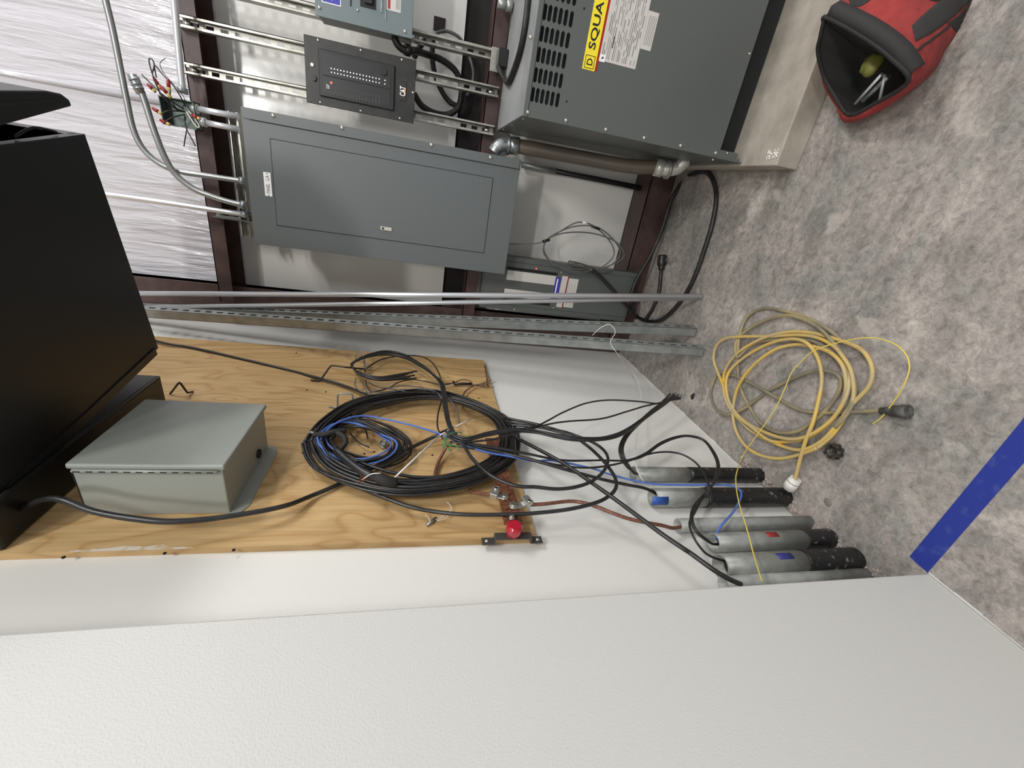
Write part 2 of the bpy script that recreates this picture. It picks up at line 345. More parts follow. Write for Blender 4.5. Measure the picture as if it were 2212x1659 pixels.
# concrete pad
tag(MB().box(.215, 1.9, 1.465, 2.26, 0, .092).build('concrete_pad', mat('pale_pad_concrete', s2l(184, 176, 164), .6, var=(9, s2l(152, 144, 133), .35, .7), bump=(50, .4, .002)), bevel=.004),
    'low pale concrete pad under the ventilated grey cabinet', 'concrete pad')
# ------------------------------------------------------------------ plywood
pb = thing('plywood_board', 'bare plywood backboard fixed to the white wall', 'board', (WA, 1.4, .95))
PX = WA + .018
pz0 = .948
MB().prism([(WA + .0005, .785, pz0), (WA + .0005, 2.006, pz0 - .004), (WA + .0005, 2.006, 3.39), (WA + .0005, .785, 3.39)], (.0175, 0, 0)).build('sheet', M_PLY, pb)
b = MB()
for (u, v) in [(1230, 1435), (1745, 1410), (475, 1465)]:
    p = A(u / 3.456, 780 + v / 3.456, .0185); b.tube([p - X * .001, p + X * .001], .0036, 8, 1)
for (u, v) in [(80, 168), (170, 485), (330, 500), (135, 1022), (660, 1028), (742, 1012), (1240, 1040), (870, 525), (1635, 555)]:
    p = ca(C2, [(u, v, .0185)])[0]; b.tube([p - X * .001, p + X * .0012], .0035, 8, 1)
b.build('nail_holes', M_HOLE, pb, kind='stuff')
# paint runs along the plywood edge
b = MB()
b.prism([(PX, .7845, 1.76), (PX, .7845, 2.0), (PX, .789, 1.985), (PX, .792, 1.93), (PX, .797, 1.90), (PX, .794, 1.86), (PX, .798, 1.83), (PX, .790, 1.81), (PX, .789, 1.77)], (.0006, 0, 0))
b.build('paint_smear', mat('thin_white_paint', s2l(222, 214, 200), .5, var=(60, s2l(206, 180, 142), .5, .6)), pb)
b = MB().box(PX, PX + .0012, 1.03, 1.034, .95, .952)
# ------------------------------------------------------------------ enclosure box
e = thing('junction_enclosure', 'square light grey hinged metal box screwed to the plywood', 'electrical box', (PX, 1.04, 1.72))
ey0, ey1, ez0, ez1, ex = .889, 1.183, 1.725, 2.03, -.692
b = MB().box(PX, ex - .012, ey0 + .004, ey1 - .004, ez0 + .004, ez1 - .004); b.build('body', M_ENC, e, bevel=.003)
MB().box(ex - .014, ex, ey0, ey1 + .004, ez0 - .002, ez1 + .002).build('lid', M_ENC, e, bevel=.004)
h = MB().tube([(ex - .016, ey0 - .002, ez0 + .012), (ex - .016, ey0 - .002, ez1 - .01)], .0042, 10, 1); ho = h.build('hinge', M_ENC, e)
b = MB()
for i in range(12): z = ez0 + .02 + i * .0235; b.box(ex - .0170, ex - .0145, ey0 - .0066, ey0 - .002, z, z + .0125)
b.build('hinge_gap', M_LINE, ho)
b = MB().prism([(PX, ey0 + .0, ez0 - .016), (PX, ey0 + .03, ez0 - .03), (PX, ey1 - .03, ez0 - .03), (PX, ey1, ez0 - .016), (PX, ey1, ez0 + .01), (PX, ey0, ez0 + .01)], (.003, 0, 0))
b.build('mounting_flange', M_ENC, e)
b = MB().cyl((-.81, 1.10, ez0 - .001), (-.81, 1.10, ez0 + .006), .0135, 20); b.build('knockout_hole', M_HOLE, e)
MB().box(ex - .13, ex - .02, ey0 + .0025, ey0 + .004, ez0 + .3, ez0 + .301).build('seam', M_LINE, e)
# ------------------------------------------------------------------ wall rack (black)
rk = thing('wall_mount_rack', 'big black wall mounted equipment cabinet with its door ajar', 'cabinet', (-.74, 1.1, 2.11))
d1 = Vector((.9878, -.157, 0)); d2 = Vector((-.1466, -.9892, 0)); RZ = 2.12
P0 = Vector((-.651, 1.45, RZ)); DX, DY, DZ = .612, .62, .62
MB().box(PX, -.732, .79, 1.415, 2.11, 2.74).build('wall_section', M_BLACK, rk, bevel=.008)
b = MB().box(-.735, -.7305, .80, 1.405, 2.108, 2.113); b.build('wall_section_lip', M_BLACK2, rk)
def Q(a, c, z): return P0 + d1 * a + d2 * c + Z * z
b = MB(); t = .004
b.prism([Q(0, 0, 0), Q(DX, 0, 0), Q(DX, DY, 0), Q(0, DY, 0)], Z * t)
b.prism([Q(0, 0, DZ), Q(DX, 0, DZ), Q(DX, DY, DZ), Q(0, DY, DZ)], Z * t)
b.prism([Q(0, 0, 0), Q(DX, 0, 0), Q(DX, t, 0), Q(0, t, 0)], Z * DZ)
b.prism([Q(0, DY - t, 0), Q(DX, DY - t, 0), Q(DX, DY, 0), Q(0, DY, 0)], Z * DZ)
b.prism([Q(0, 0, 0), Q(t, 0, 0), Q(t, DY, 0), Q(0, DY, 0)], Z * DZ)
b.build('body', M_BLACK, rk, bevel=.0015)
b = MB().prism([Q(DX - .02, 0, .004), Q(DX, 0, .004), Q(DX, DY, .004), Q(DX - .02, DY, .004)], Z * .02).prism([Q(DX - .02, .0, .004), Q(DX, 0, .004), Q(DX, .03, .004), Q(DX - .02, .03, .004)], Z * .6)
b.build('front_frame', M_BLACK2, rk, bevel=.002)
MB().prism([Q(-.012, .02, -.004), Q(.012, .02, -.004), Q(.012, DY - .02, -.004), Q(-.012, DY - .02, -.004)], Z * .004).build('rear_bottom_flange', M_BLACK2, rk)
b = MB(); 
b.tube([Q(DX + .004, .18, .02), Q(DX + .018, .12, .02), Q(DX + .006, .06, .02)], .003, 6, 4); b.build('door_wire', M_BLACK2, rk)
dr = [(.009, 1.336), (.022, 1.333), (.031, 1.312), (.031, 1.27), (.014, 1.148), (-.025, .96), (-.098, .79), (-.140, .80), (-.05, 1.122)]
MB().prism([(x, y, RZ) for x, y in dr], Z * .62).build('door', M_BLACK, rk, bevel=.004)
b = MB().prism([(x - .004, y, RZ - .001) for x, y in [(.016, 1.30), (.022, 1.29), (-.003, 1.14), (-.045, .96), (-.055, .965), (-.012, 1.14)]], Z * .002)
b.build('door_slot', M_LINE, rk)
# ------------------------------------------------------------------ struts (slotted channel)
def strut_mesh(p0, p1, front, w=.041, d=.041, pitch=.0508, slot=.028):
    p0, p1 = Vector(p0), Vector(p1); L = (p1 - p0).length; t = (p1 - p0).normalized(); f = Vector(front); f = (f - t * f.dot(t)).normalized(); s = t.cross(f)
    b = MB(); th = .0026
    def bx(a, c, s0, s1, f0, f1): b.obox(p0 + t * (a + c) / 2 + s * (s0 + s1) / 2 + f * (f0 + f1) / 2, t, s, f, (c - a) / 2, (s1 - s0) / 2, (f1 - f0) / 2)
    for k in (-1, 1):
        lo, hi = sorted((k * w / 2, k * (w / 2 - th))); bx(0, L, lo, hi, -d / 2, d / 2)
        lo, hi = sorted((k * w / 2, k * (w / 2 - .0095))); bx(0, L, lo, hi, d / 2 - th, d / 2)
        lo, hi = sorted((k * (w / 2 - .0095), k * (w / 2 - .0095 + th))); bx(0, L, lo, hi, d / 2 - .008, d / 2)
        lo, hi = sorted((k * w / 2, k * .007)); bx(0, L, lo, hi, -d / 2, -d / 2 + th)
    a = 0
    while a < L:
        c = min(a + pitch - slot, L); bx(a, c, -.007, .007, -d / 2, -d / 2 + th); a += pitch
    return b
SG = 'vertical slotted channels bolted to the back wall girts'
for xc, lab in ((.503, 'vertical slotted steel channel behind the top grey breaker panel'), (.372, 'vertical slotted channel behind the black alarm panel on its breaker panel side'),
                (.222, 'vertical slotted channel behind the black alarm panel on its big panel side')):
    r = thing('slotted_channel', lab, 'metal channel', (xc, 2.25, 1.0), SG)
    strut_mesh((xc, 2.2475, 1.005), (xc, 2.2475, 2.262), (0, -1, 0)).build('channel', M_STRUT, r)
    for z in (1.035, 2.236): b = MB(); b.ball((xc, 2.256, z), .013, (1, .5, 1), 6, 4); b.build('bolt', M_SCREW, r)
b = strut_mesh((-.40, 2.2475, 2.10), (.10, 2.2475, 2.10), (0, -1, 0)); o = b.build('slotted_channel', M_STRUT)
tag(o, 'horizontal slotted steel channel just above the big grey panel', 'metal channel')
b = strut_mesh((-.315, 2.2465, 1.95), (-.315, 2.2465, 2.23), (0, -1, 0)); o = b.build('slotted_channel', M_GALVD)
tag(o, 'short slotted channel stub above the big grey panel, beside the straight tube', 'metal channel')
b = MB().box(.44, .54, 2.255, 2.268, 1.0, 1.03).box(.335, .41, 2.255, 2.268, 1.002, 1.04)
# ------------------------------------------------------------------ big grey panelboard
x0, x1, z0, z1 = -.396, .116, .888, 2.012; YP = 2.066
p = thing('panelboard', 'tall grey flush electrical panel with a closed door and small white name tag', 'electrical panel', (-.14, 2.15, z0))
MB().box(x0 + .008, x1 - .008, YP + .003, 2.22, z0 + .008, z1 - .008).build('back_box', M_PANEL, p, bevel=.002)
panelY(M_PANEL, x0, x1, YP, YP + .004, z0, z1, 'cover', p, .0015)
lx = (B(533, 256, YP).x + B(1060, 354, YP).x) / 2
MB().box(lx, x1, YP - .004, YP, z0 + .006, z1 - .006).build('hinge_rail', M_PANEL, p, bevel=.001)
MB().box(lx - .003, lx, YP - .0012, YP + .001, z0, z1 - .03).build('rail_gap', M_LINE, p)
dx0, dx1, dz0, dz1 = rectB(YP, [(583, 300), (598, 490), (1047, 545), (1065, 383)])
g = MB()
for a in ((dx0, dx1, dz0, dz0 + .0025), (dx0, dx1, dz1 - .0025, dz1), (dx0, dx0 + .0025, dz0, dz1), (dx1 - .0025, dx1, dz0, dz1)): g.box(a[0], a[1], YP - .0006, YP + .001, a[2], a[3])
g.build('door_gap', M_LINE, p)
dd = MB().box(dx0 + .0025, dx1 - .0025, YP - .0022, YP + .001, dz0 + .0025, dz1 - .0025).build('door', M_PANEL, p, bevel=.001)
c = B(834, 494, YP)
MB().box(c.x - .0085, c.x + .0085, YP - .006, YP - .002, c.z - .026, c.z + .026).build('latch', M_SCREW, dd, bevel=.002)
MB().cyl((c.x, YP - .0062, c.z + .013), (c.x, YP - .0052, c.z + .013), .005).build('lock_cylinder', M_LINE, dd)
g = MB()
for u in ((590, 250), (739, 276), (932, 313), (1060, 340)):
    q = B(u[0], u[1], YP - .004); screws(p, [(q.x, q.z)], YP - .005, .0078)
screws(p, [(B(645, 322, YP).x, B(645, 322, YP).z)], YP - .0005, .003, 'rivet')
def tbox(name, s, xa, xb, za, zb, y, m, parent, ext=.0004, bold=.0):
    o = text(name, s, .05, (0, 0, 0), X, Z, m, None, ext, bold); me = o.data
    xs = [v.co.x for v in me.vertices]; zs = [v.co.z for v in me.vertices]; ax, bx_, az, bz = min(xs), max(xs), min(zs), max(zs)
    base = WLOC[parent.name]
    for v in me.vertices: v.co = Vector((xa + (v.co.x - ax) / (bx_ - ax) * (xb - xa), y + v.co.y, za + (v.co.z - az) / (bz - az) * (zb - za))) - base
    o.parent = parent; WLOC[o.name] = base; return o
lx0, lx1, lz0, lz1 = rectB(YP, [(569, 371), (585, 374), (589, 425), (573, 423)])
tg = MB().box(lx0, lx1, YP - .003, YP - .0005, lz0, lz1).build('name_tag', M_WHITE, p, bevel=.001)
zc = (lz0 + lz1) / 2; wd = lx1 - lx0
tbox('tag_text', 'PANEL', lx0 + .14 * wd, lx0 + .54 * wd, zc - .007, zc + .007, YP - .0034, M_LABG, tg)
tbox('tag_text', 'LA', lx0 + .68 * wd, lx0 + .88 * wd, zc - .007, zc + .007, YP - .0034, M_LABG, tg)
for xx in (lx0 + .05 * wd, lx1 - .05 * wd): MB().cyl((xx, YP - .004, zc), (xx, YP - .002, zc), .0022, 8).build('tag_screw', M_LINE, tg)
# ------------------------------------------------------------------ black alarm (annunciator) panel
YC = 2.105
x0, x1, z0, z1 = rectB(YC, [(655, 75), (663, 222), (893, 266), (900, 128)])
p = thing('alarm_panel', 'black alarm panel with two columns of lit dots and a white and orange logo', 'control panel', ((x0 + x1) / 2, YC, z0))
MB().box(x0 + .012, x1 - .012, YC + .004, 2.224, z0 + .012, z1 - .012).build('back_box', M_BLACK2, p)
panelY(mat('worn_black_faceplate', s2l(44, 43, 39), .38, var=(14, s2l(24, 24, 23), .4, .65)), x0, x1, YC, YC + .006, z0, z1, 'faceplate', p)
CK = (660, 70, 8.296)
def K(u, v, y=YC): return B(CK[0] + u / CK[2], CK[1] + v / CK[2], y)
bx0, bx1, bz0, bz1 = rectB(YC, [(CK[0] + u / CK[2], CK[1] + v / CK[2]) for u, v in [(235, 300), (1600, 585), (1590, 1400), (260, 1150)]])
bz = MB().box(bx0, bx1, YC - .010, YC, bz0, bz1).build('display_bezel', M_BLACK2, p, bevel=.003)
ix0, ix1, iz0, iz1 = bx0 + .012, bx1 - .012, bz0 + .016, bz1 - .016
sc_ = MB().box(ix0, ix1, YC - .0115, YC - .0098, iz0, iz1).build('display', M_SMOKE, bz)
q = (K(330, 775).x + K(1520, 1025).x) / 2
MB().box(q - .002, q + .002, YC - .0122, YC - .011, iz0, iz1).build('divider', M_LINE, bz)
for ra, rb, rc in (((460, 645), (1320, 835), (1425, 860)), ((465, 715), (1320, 905), (1420, 925))):
    for i in range(17):
        if i < 16: t = i / 15; c = K(ra[0] + (rb[0] - ra[0]) * t, ra[1] + (rb[1] - ra[1]) * t, YC - .012)
        else: c = K(*rc, YC - .012)
        MB().cyl((c.x, YC - .0135, c.z), (c.x, YC - .011, c.z), .0021, 8).build('indicator_light', M_LED, bz)
c = K(472, 912); MB().box(c.x - .0035, c.x + .0035, YC - .0128, YC - .011, c.z - .0035, c.z + .0035).build('red_lamp', M_LEDR, bz)
g = MB(); rr = random.Random(3)
for i in range(16):
    c = K(465 + i * 57.3, 960 + i * 12.7); g.box(c.x - .006, c.x - .006 + rr.uniform(.004, .010), YC - .012, YC - .011, c.z - .0012, c.z + .0012)
    c = K(465 + i * 57.3, 1060 + i * 12.7); g.box(c.x - .014, c.x - .014 + rr.uniform(.012, .024), YC - .012, YC - .011, c.z - .0013, c.z + .0013)
g.build('legend', mat('dim_print', s2l(74, 74, 72), .6), bz)
c = K(1395, 690, YC - .012); MB().cyl((c.x, YC - .018, c.z), (c.x, YC - .011, c.z), .015, 24).build('round_button', M_BLACK2, bz)
c = K(1195, 670, YC - .012); MB().cyl((c.x, YC - .0125, c.z), (c.x, YC - .011, c.z), .009, 20).build('small_button', M_SMOKE, bz)
a_, b_ = K(430, 1015, YC - .012), K(372, 925, YC - .012)
tbox('logo_text', 'CAT', a_.x, b_.x, a_.z, b_.z, YC - .0125, M_WHITE, bz, .0004, .001)
pl = MB()
a_, b_ = K(1800, 1240), K(1690, 860); pl.box(a_.x, b_.x, YC - .003, YC, a_.z, b_.z); pl = pl.build('logo_plate', M_SMOKE, p, bevel=.001)
a_, b_ = K(1788, 1150, YC - .004), K(1692, 955, YC - .004)
wd = b_.x - a_.x; hh = b_.z - a_.z
tri = MB().prism([(a_.x + wd * .36, YC - .0034, a_.z - .000), (a_.x + wd * .84, YC - .0034, a_.z), (a_.x + wd * .60, YC - .0034, a_.z + hh * .55)], (0, .0004, 0)); tri.build('logo_triangle', M_ORANGE, pl)
tbox('logo_text', 'CAT', a_.x, b_.x, a_.z, b_.z, YC - .0042, M_WHITE, pl, .0003, .0012)
for u, v in ((225, 140), (990, 320), (1725, 490), (265, 1255), (990, 1405), (1690, 1540), (1925, 1080)):
    c = K(u, v); screws(p, [(c.x, c.z)], YC - .001, .0045)
c = K(120, 580); MB().cyl((c.x, YC - .004, c.z), (c.x, YC, c.z), .006, 12).build('key_switch', M_SCREW, p)
c = K(150, 820); MB().cyl((c.x, YC - .008, c.z), (c.x, YC, c.z), .010, 16).build('buzzer', M_BLACK2, p)
# ------------------------------------------------------------------ breaker panel at the top right
YT = 2.10
a_, b_ = B(681, 33, YT), B(890, 84, YT); tx0 = (a_.x + b_.x) / 2; tz1, tz0 = a_.z, b_.z; tx1 = tx0 + .36
p = thing('breaker_panel', 'small grey breaker panel with blue and red stickers above the slotted channels', 'electrical panel', (tx0 + .18, YT, tz0))
MB().box(tx0 + .006, tx1 - .006, YT + .004, 2.224, tz0 + .006, tz1 - .006).build('back_box', M_PANEL2, p)
panelY(mat('blue_grey_paint', s2l(112, 124, 126), .4), tx0, tx1, YT, YT + .005, tz0, tz1, 'cover', p)
CT = (670, 0, 9.617)
def T(u, v, y=YT): return B(CT[0] + u / CT[2], CT[1] + v / CT[2], y)
a_, b_ = T(240, 40), T(640, 140); fr = MB().box(a_.x, a_.x + .13, YT - .0008, YT, b_.z, a_.z).build('blue_sticker', M_WHITE, p)
MB().box(a_.x + .003, a_.x + .127, YT - .0012, YT - .0006, b_.z + .003, a_.z - .003).build('blue_field', M_LABB, fr)
cc = T(430, 20); MB().box(a_.x + .012, a_.x + .03, YT - .0016, YT - .001, cc.z - .006, cc.z - .002).box(a_.x + .012, a_.x + .03, YT - .0016, YT - .001, cc.z + .002, cc.z + .006).build('pictogram', M_WHITE, fr)
a_, b_ = T(1040, 130), T(1370, 235); MB().box(a_.x, a_.x + .075, YT - .001, YT + .001, b_.z, a_.z).build('breaker_window', M_LINE, p)
MB().box(a_.x + .012, a_.x + .035, YT - .012, YT - .001, b_.z + .012, a_.z - .016).build('breaker_handle', M_BLACK2, p, bevel=.002)
a_ = T(1480, 260); MB().box(a_.x, tx1 - .03, YT - .003, YT, a_.z - .0035, a_.z + .0035).build('chrome_strip', M_GALV, p)
a_ = T(1570, 410); MB().box(a_.x, tx1 - .03, YT - .003, YT, a_.z - .0015, a_.z + .0015).build('chrome_strip', M_GALV, p)
a_, b_ = T(1590, 200), T(1880, 300); lb = MB().box(a_.x, a_.x + .15, YT - .0008, YT, b_.z, a_.z).build('warning_sticker', M_LABW, p)
MB().box(a_.x + .004, a_.x + .14, YT - .0013, YT - .0007, a_.z - .013, a_.z - .004).build('red_band', M_LABR, lb)
g = MB()
for i in range(4): g.box(a_.x + .008, a_.x + .14, YT - .0013, YT - .0007, b_.z + .004 + i * .0042, b_.z + .0055 + i * .0042)
g.build('small_print', M_LABG, lb)
MB().box(T(800, 120).x, T(800, 120).x + .1, YT - .0015, YT, T(860, 190).z, T(850, 190).z + .003).build('door_seam', M_LINE, p)
for u in ((195, 160), (990, 210), (1970, 655)): c = T(*u); screws(p, [(c.x, c.z)], YT - .002, .006 if u[0] != 990 else .004)
# ------------------------------------------------------------------ ventilated cabinet
tx0, tx1, tz0, tz1, ty = .2245, .99, .205, .989, 1.65
p = thing('transformer_cabinet', 'large grey ventilated transformer cabinet with a yellow nameplate, standing on the concrete pad', 'transformer', (.6, 2.0, .092))
b = MB().box(tx0, tx1, ty + .004, 2.235, tz1 - .004, tz1); b.build('top_cover', mat('sheen_top_paint', s2l(150, 152, 154), .5, var=(5, s2l(128, 130, 132), .4, .65)), p, bevel=.001)  # lighter grey than the sides: lamp reflection painted into the top's colour
b = MB().box(tx0, tx0 + .004, ty + .004, 2.235, tz0 - .06, tz1).box(tx1 - .004, tx1, ty + .004, 2.235, tz0, tz1).box(tx0, tx1, 2.231, 2.235, tz0, tz1)
b.build('side_panels', M_TRAFO, p, bevel=.001)
# front cover: pieces around the slots
def W(u, v): return B(CG[0] + u / CG[2], CG[1] + v / CG[2], ty)
rows = [((600, 740), (590, 870)), ((643, 748), (628, 877)), ((685, 757), (670, 887)), ((728, 766), (712, 896)), ((772, 777), (755, 905)), ((818, 790), (797, 915))]
zr = [((W(*a).z + W(*c).z) / 2) for a, c in rows]
s0 = W(590, 870).x; s1 = W(600, 740).x; pitchx = W(622, 570).x - W(600, 740).x; sl = s1 - s0
ncol = 8; hz = .0062
cz0, cz1 = tz0, tz1 - .018; cx0 = tx0 + .001; cx1 = tx1 - .001
b = MB(); zt = sorted(zr)
def fb(xa, xb, za, zb): b.box(xa, xb, ty, ty + .003, za, zb)
fb(cx0, cx1, cz0, zt[0] - hz); fb(cx0, cx1, zt[-1] + hz, cz1)
fb(cx0, s0, zt[0] - hz, zt[-1] + hz); fb(s0 + pitchx * (ncol - 1) + sl, cx1, zt[0] - hz, zt[-1] + hz)
for i in range(5): fb(s0, s0 + pitchx * (ncol - 1) + sl, zt[i] + hz, zt[i + 1] - hz)
for z in zt:
    for k in range(ncol - 1): fb(s0 + pitchx * k + sl, s0 + pitchx * (k + 1), z - hz, z + hz)
    for k in range(ncol):       # rounded slot ends
        for e_, sg in ((s0 + pitchx * k, 1), (s0 + pitchx * k + sl, -1)):
            for q in (-1, 1): b.prism([(e_, ty, z + q * hz), (e_ + sg * hz * .8, ty, z + q * hz), (e_, ty, z + q * hz * .2)], (0, .003, 0))
fc = b.build('front_cover', M_TRAFO, p)
MB().box(tx0, tx1, ty - .001, ty + .004, tz1 - .0165, tz1).build('top_rail', M_TRAFO, p, bevel=.001)
MB().box(cx0 + .02, cx1 - .02, ty + .05, ty + .054, tz0, cz1).build('inner_baffle', M_LINE, p)
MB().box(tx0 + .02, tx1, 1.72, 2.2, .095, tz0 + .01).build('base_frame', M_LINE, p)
MB().box(tx0, tx0 + .03, ty + .002, ty + .006, .12, tz0).box(tx0, tx0 + .004, ty + .002, 2.2, .094, tz0).build('foot_bracket', M_TRAFO, p, bevel=.001)
for u, v in ((580, 318), (555, 958), (880, 1028), (1220, 1105), (1547, 1177), (1858, 1243), (2157, 1305)): c = W(u, v); screws(p, [(c.x, c.z)], ty - .0015, .0065 if u > 560 else .006)
for px_ in ((1619, 116), (1546, 329), (1571, 331), (1540, 345)): c = B(*px_, ty); screws(p, [(c.x, c.z)], ty - .001, .004)
for u, v in ((555, 828), (885, 865), (1035, 72)): c = W(u, v); MB().cyl((c.x, ty - .0006, c.z), (c.x, ty, c.z), .0035, 10).build('pilot_hole', M_LINE, p)
for c in ((440, 1018), (345, 1062), (268, 1100)): q = B(CG[0] + c[0] / CG[2], CG[1] + c[1] / CG[2], ty); 
for yy in (1.70, 1.92, 2.12): b = MB(); b.ball((tx0 - .001, yy, tz1 - .012), .005, (.5, 1, 1), 10, 6); b.build('screw', M_SCREW, p)
yl = ty - .0006
MB().box(.3935, .84, yl, ty, .7665, .8115).build('nameplate', M_LABY, p)
MB().box(.3935, .84, yl, ty, .7585, .7665).build('nameplate_stripe', M_LABR, p)
def R_(u, v): return B(1250 + u / 10.37, u and v / 10.37, yl)
def R_(u, v): return B(1250 + u / 10.37, v / 10.37, yl)
a_, b_ = R_(395, 1110), R_(330, 520)
sA = R_(330, 1115); sB = R_(520, 30)
zb_, zt_ = .7745, .8035
wS = sB.x - sA.x
tbox('nameplate_text', 'SQUA', sA.x, sB.x, zb_, zt_, yl - .0004, M_LABK, p, .0003, .0008)
tbox('nameplate_text', 'RE', sB.x + .006, sB.x + .006 + wS * .45, zb_, zt_, yl - .0004, M_LABK, p, .0003, .0008)
tbox('nameplate_text', 'D', sB.x + .006 + wS * .6, sB.x + .006 + wS * .8, zb_, zt_, yl - .0004, M_LABK, p, .0003, .0008)
ia, ib = R_(210, 1530).x, R_(265, 1240).x
g = MB()
for a in ((ia, ib, .772, .7737), (ia, ib, .8043, .806), (ia, ia + .0017, .772, .806), (ib - .0017, ib, .772, .806)): g.box(a[0], a[1], yl - .0005, yl, a[2], a[3])
g.build('logo_square', M_LABK, p)
tbox('logo_letter', 'D', ia + .009, ib - .008, .779, .799, yl - .0004, M_LABK, p, .0003, .0006)
# white rating plates below
la = B(1376, 132, yl); wl = MB().box(.427, .80, yl, ty, la.z, .7585).build('rating_plate', M_LABW, p)
rr = random.Random(5); g = MB(); z = .752
while z > la.z + .008:
    xx = .434
    while xx < .79:
        ln = rr.uniform(.012, .06)
        if rr.random() < .75: g.box(xx, min(xx + ln, .792), yl - .0004, yl, z - rr.uniform(.0015, .003), z)
        xx += ln + rr.uniform(.004, .016)
    z -= .0062
for zz in (.70, .663): g.box(.434, .792, yl - .0004, yl, zz, zz + .0008)
g.build('small_print', M_LABG, wl)
q = R_(590, 1120); MB().box(.424, .444, yl - .0008, yl, .738, .758).build('arrow_sticker', M_WHITE, wl)
MB().prism([(.430, yl - .001, .752), (.440, yl - .001, .748), (.434, yl - .001, .743)], (0, .0003, 0)).build('arrow_mark', M_LABK, wl)
a_, b_ = R_(755, 1080), R_(810, 820); MB().box(a_.x, b_.x, yl - .0006, yl, a_.z - .0005, a_.z + .0025).build('black_bar', M_LABK, wl)
a_, b_ = B(1384, 105, yl), B(1424.5, 29, yl)
w2 = MB().box(a_.x, b_.x, yl, ty, b_.z - .0, la.z - .0005).build('code_plate', M_LABW, p)
g = MB()
for i in range(5): g.box(a_.x + .012, a_.x + .09, yl - .0004, yl, b_.z + .005 + i * .006, b_.z + .0065 + i * .006)
g.build('small_print', M_LABG, w2)
# ------------------------------------------------------------------ lower panelboard
YB = 2.2
x0, x1, z0, z1 = -.612, -.326, .098, .975
p = thing('breaker_panel', 'open faced grey breaker panel low on the back wall with white directory strips', 'electrical panel', (-.46, YB, z0))
MB().box(x0, x1, YB + .003, 2.268, z0, z1).build('back_box', M_PANEL2, p, bevel=.002)
MB().box(x0 + .028, x1 - .026, YB - .002, YB + .003, z0 + .015, z1 - .01).build('deadfront', M_PANEL2, p, bevel=.001)
g = MB().box(x1 - .027, x1 - .0255, YB + .001, YB + .0035, z0, z1).box(x0 + .0265, x0 + .028, YB + .001, YB + .0035, z0, z1); g.build('frame_gap', M_LINE, p)
def V(u, v): return B(1030 + u / 5.978, 540 + v / 5.978, YB)
ys = YB - .0025
a_, b_ = V(400, 245), V(1000, 460); MB().box((V(375, 375).x + b_.x) / 2, (a_.x + V(1020, 350).x) / 2, ys, YB, b_.z, a_.z).build('directory_strip', M_LABW, p)
a_, b_ = V(360, 490), V(960, 570); xq = (a_.x + b_.x) / 2; MB().box(xq - .042, xq, ys, YB, b_.z, a_.z).build('directory_strip', M_LABW, p)
g = MB()
q0, q1 = V(400, 228), V(1020, 312)
for i in range(22):
    t = i / 21; z = q0.z + (q1.z - q0.z) * t; x = (q0.x + q1.x) / 2; g.box(x - .007, x + .007, ys - .002, YB, z - .009, z + .007)
g.build('breaker_twistouts', M_LINE, p)
g = MB()
q0, q1 = V(350, 640), V(920, 710)
for i in range(20):
    t = i / 19; z = q0.z + (q1.z - q0.z) * t; x = (q0.x + q1.x) / 2 + .002; g.box(x - .007, x + .007, ys - .002, YB, z - .009, z + .007)
g.build('breaker_twistouts', M_LINE, p)
a_, b_ = V(1010, 350), V(1060, 640); bl = MB().box(b_.x, a_.x, ys, YB, V(1070, 450).z, V(1000, 450).z).build('blue_sticker', M_LABB, p)
MB().box(b_.x + .008, a_.x - .008, ys - .0005, ys, V(1038, 450).z, V(1022, 450).z).build('sticker_text_bar', M_WHITE, bl)
a_, b_ = V(1120, 335), V(1090, 740); MB().box(b_.x, a_.x, ys, YB, V(1155, 450).z, V(1080, 450).z).build('warning_sticker', M_LABW, p)
MB().box(b_.x, a_.x, ys - .0003, YB, V(1172, 450).z, V(1155, 450).z).build('sticker_stripe', M_LABR, p)
w3 = MB().box(b_.x + .004, a_.x - .008, ys, YB, V(1300, 450).z, V(1172, 450).z).build('rating_sticker', M_LABW, p)
g = MB(); za, zb = V(1300, 450).z, V(1172, 450).z
for i in range(6): g.box(b_.x + .01 + (i % 2) * .07, b_.x + .07 + (i % 2) * .07, ys - .0004, ys, za + .005 + i * (zb - za) / 6.5, za + .0065 + i * (zb - za) / 6.5)
g.build('small_print', M_LABG, w3)
for u in ((1090, 285), (990, 745), (485, 765)): c = V(*u); screws(p, [(c.x, c.z)], ys - .001, .005)
c = V(765, 240); MB().cyl((c.x, ys - .003, c.z), (c.x, YB, c.z), .004, 10).build('red_indicator', M_LEDR, p)
# ------------------------------------------------------------------ tubes above the big panel
ZZ = (0, 0, 3.95); ZY = (0, 380, 3.95)
EG = 'metal tubes entering the top of the big grey panel'
def conn(pt, d, r, m, parent, name='connector'):
    d = Vector(d).normalized(); pt = Vector(pt); MB().cyl(pt - d * .02, pt, r * 1.5, 14).build(name, m, parent)
def emt(pts, r, label, ends=(), m=M_EMTD, group=EG, name='metal_conduit', sm=8):
    P = [Vector(v) for v in pts]; root = thing(name, label, 'conduit', P[-1], group)
    MB().tube(P, r, 12, sm).build('tube', m, root)
    if 'end' in ends: conn(P[-1], P[-1] - P[-2], r, M_GALV, root)
    if 'start' in ends: conn(P[0] + (P[1] - P[0]).normalized() * .02, P[1] - P[0], r, M_EMT, root)
    return root
YE = 2.15
emt(cb(ZZ, [(865, -160), (900, 0), (960, 250), (1030, 600), (1080, 850), (1130, 1080), (1200, 1240), (1300, 1350), (1420, 1425), (1560, 1470), (1800, 1505), (2090, 1548)], YE + .02), .0112, 'metal tube sweeping down in a wide bend into the big panel', ('end',))
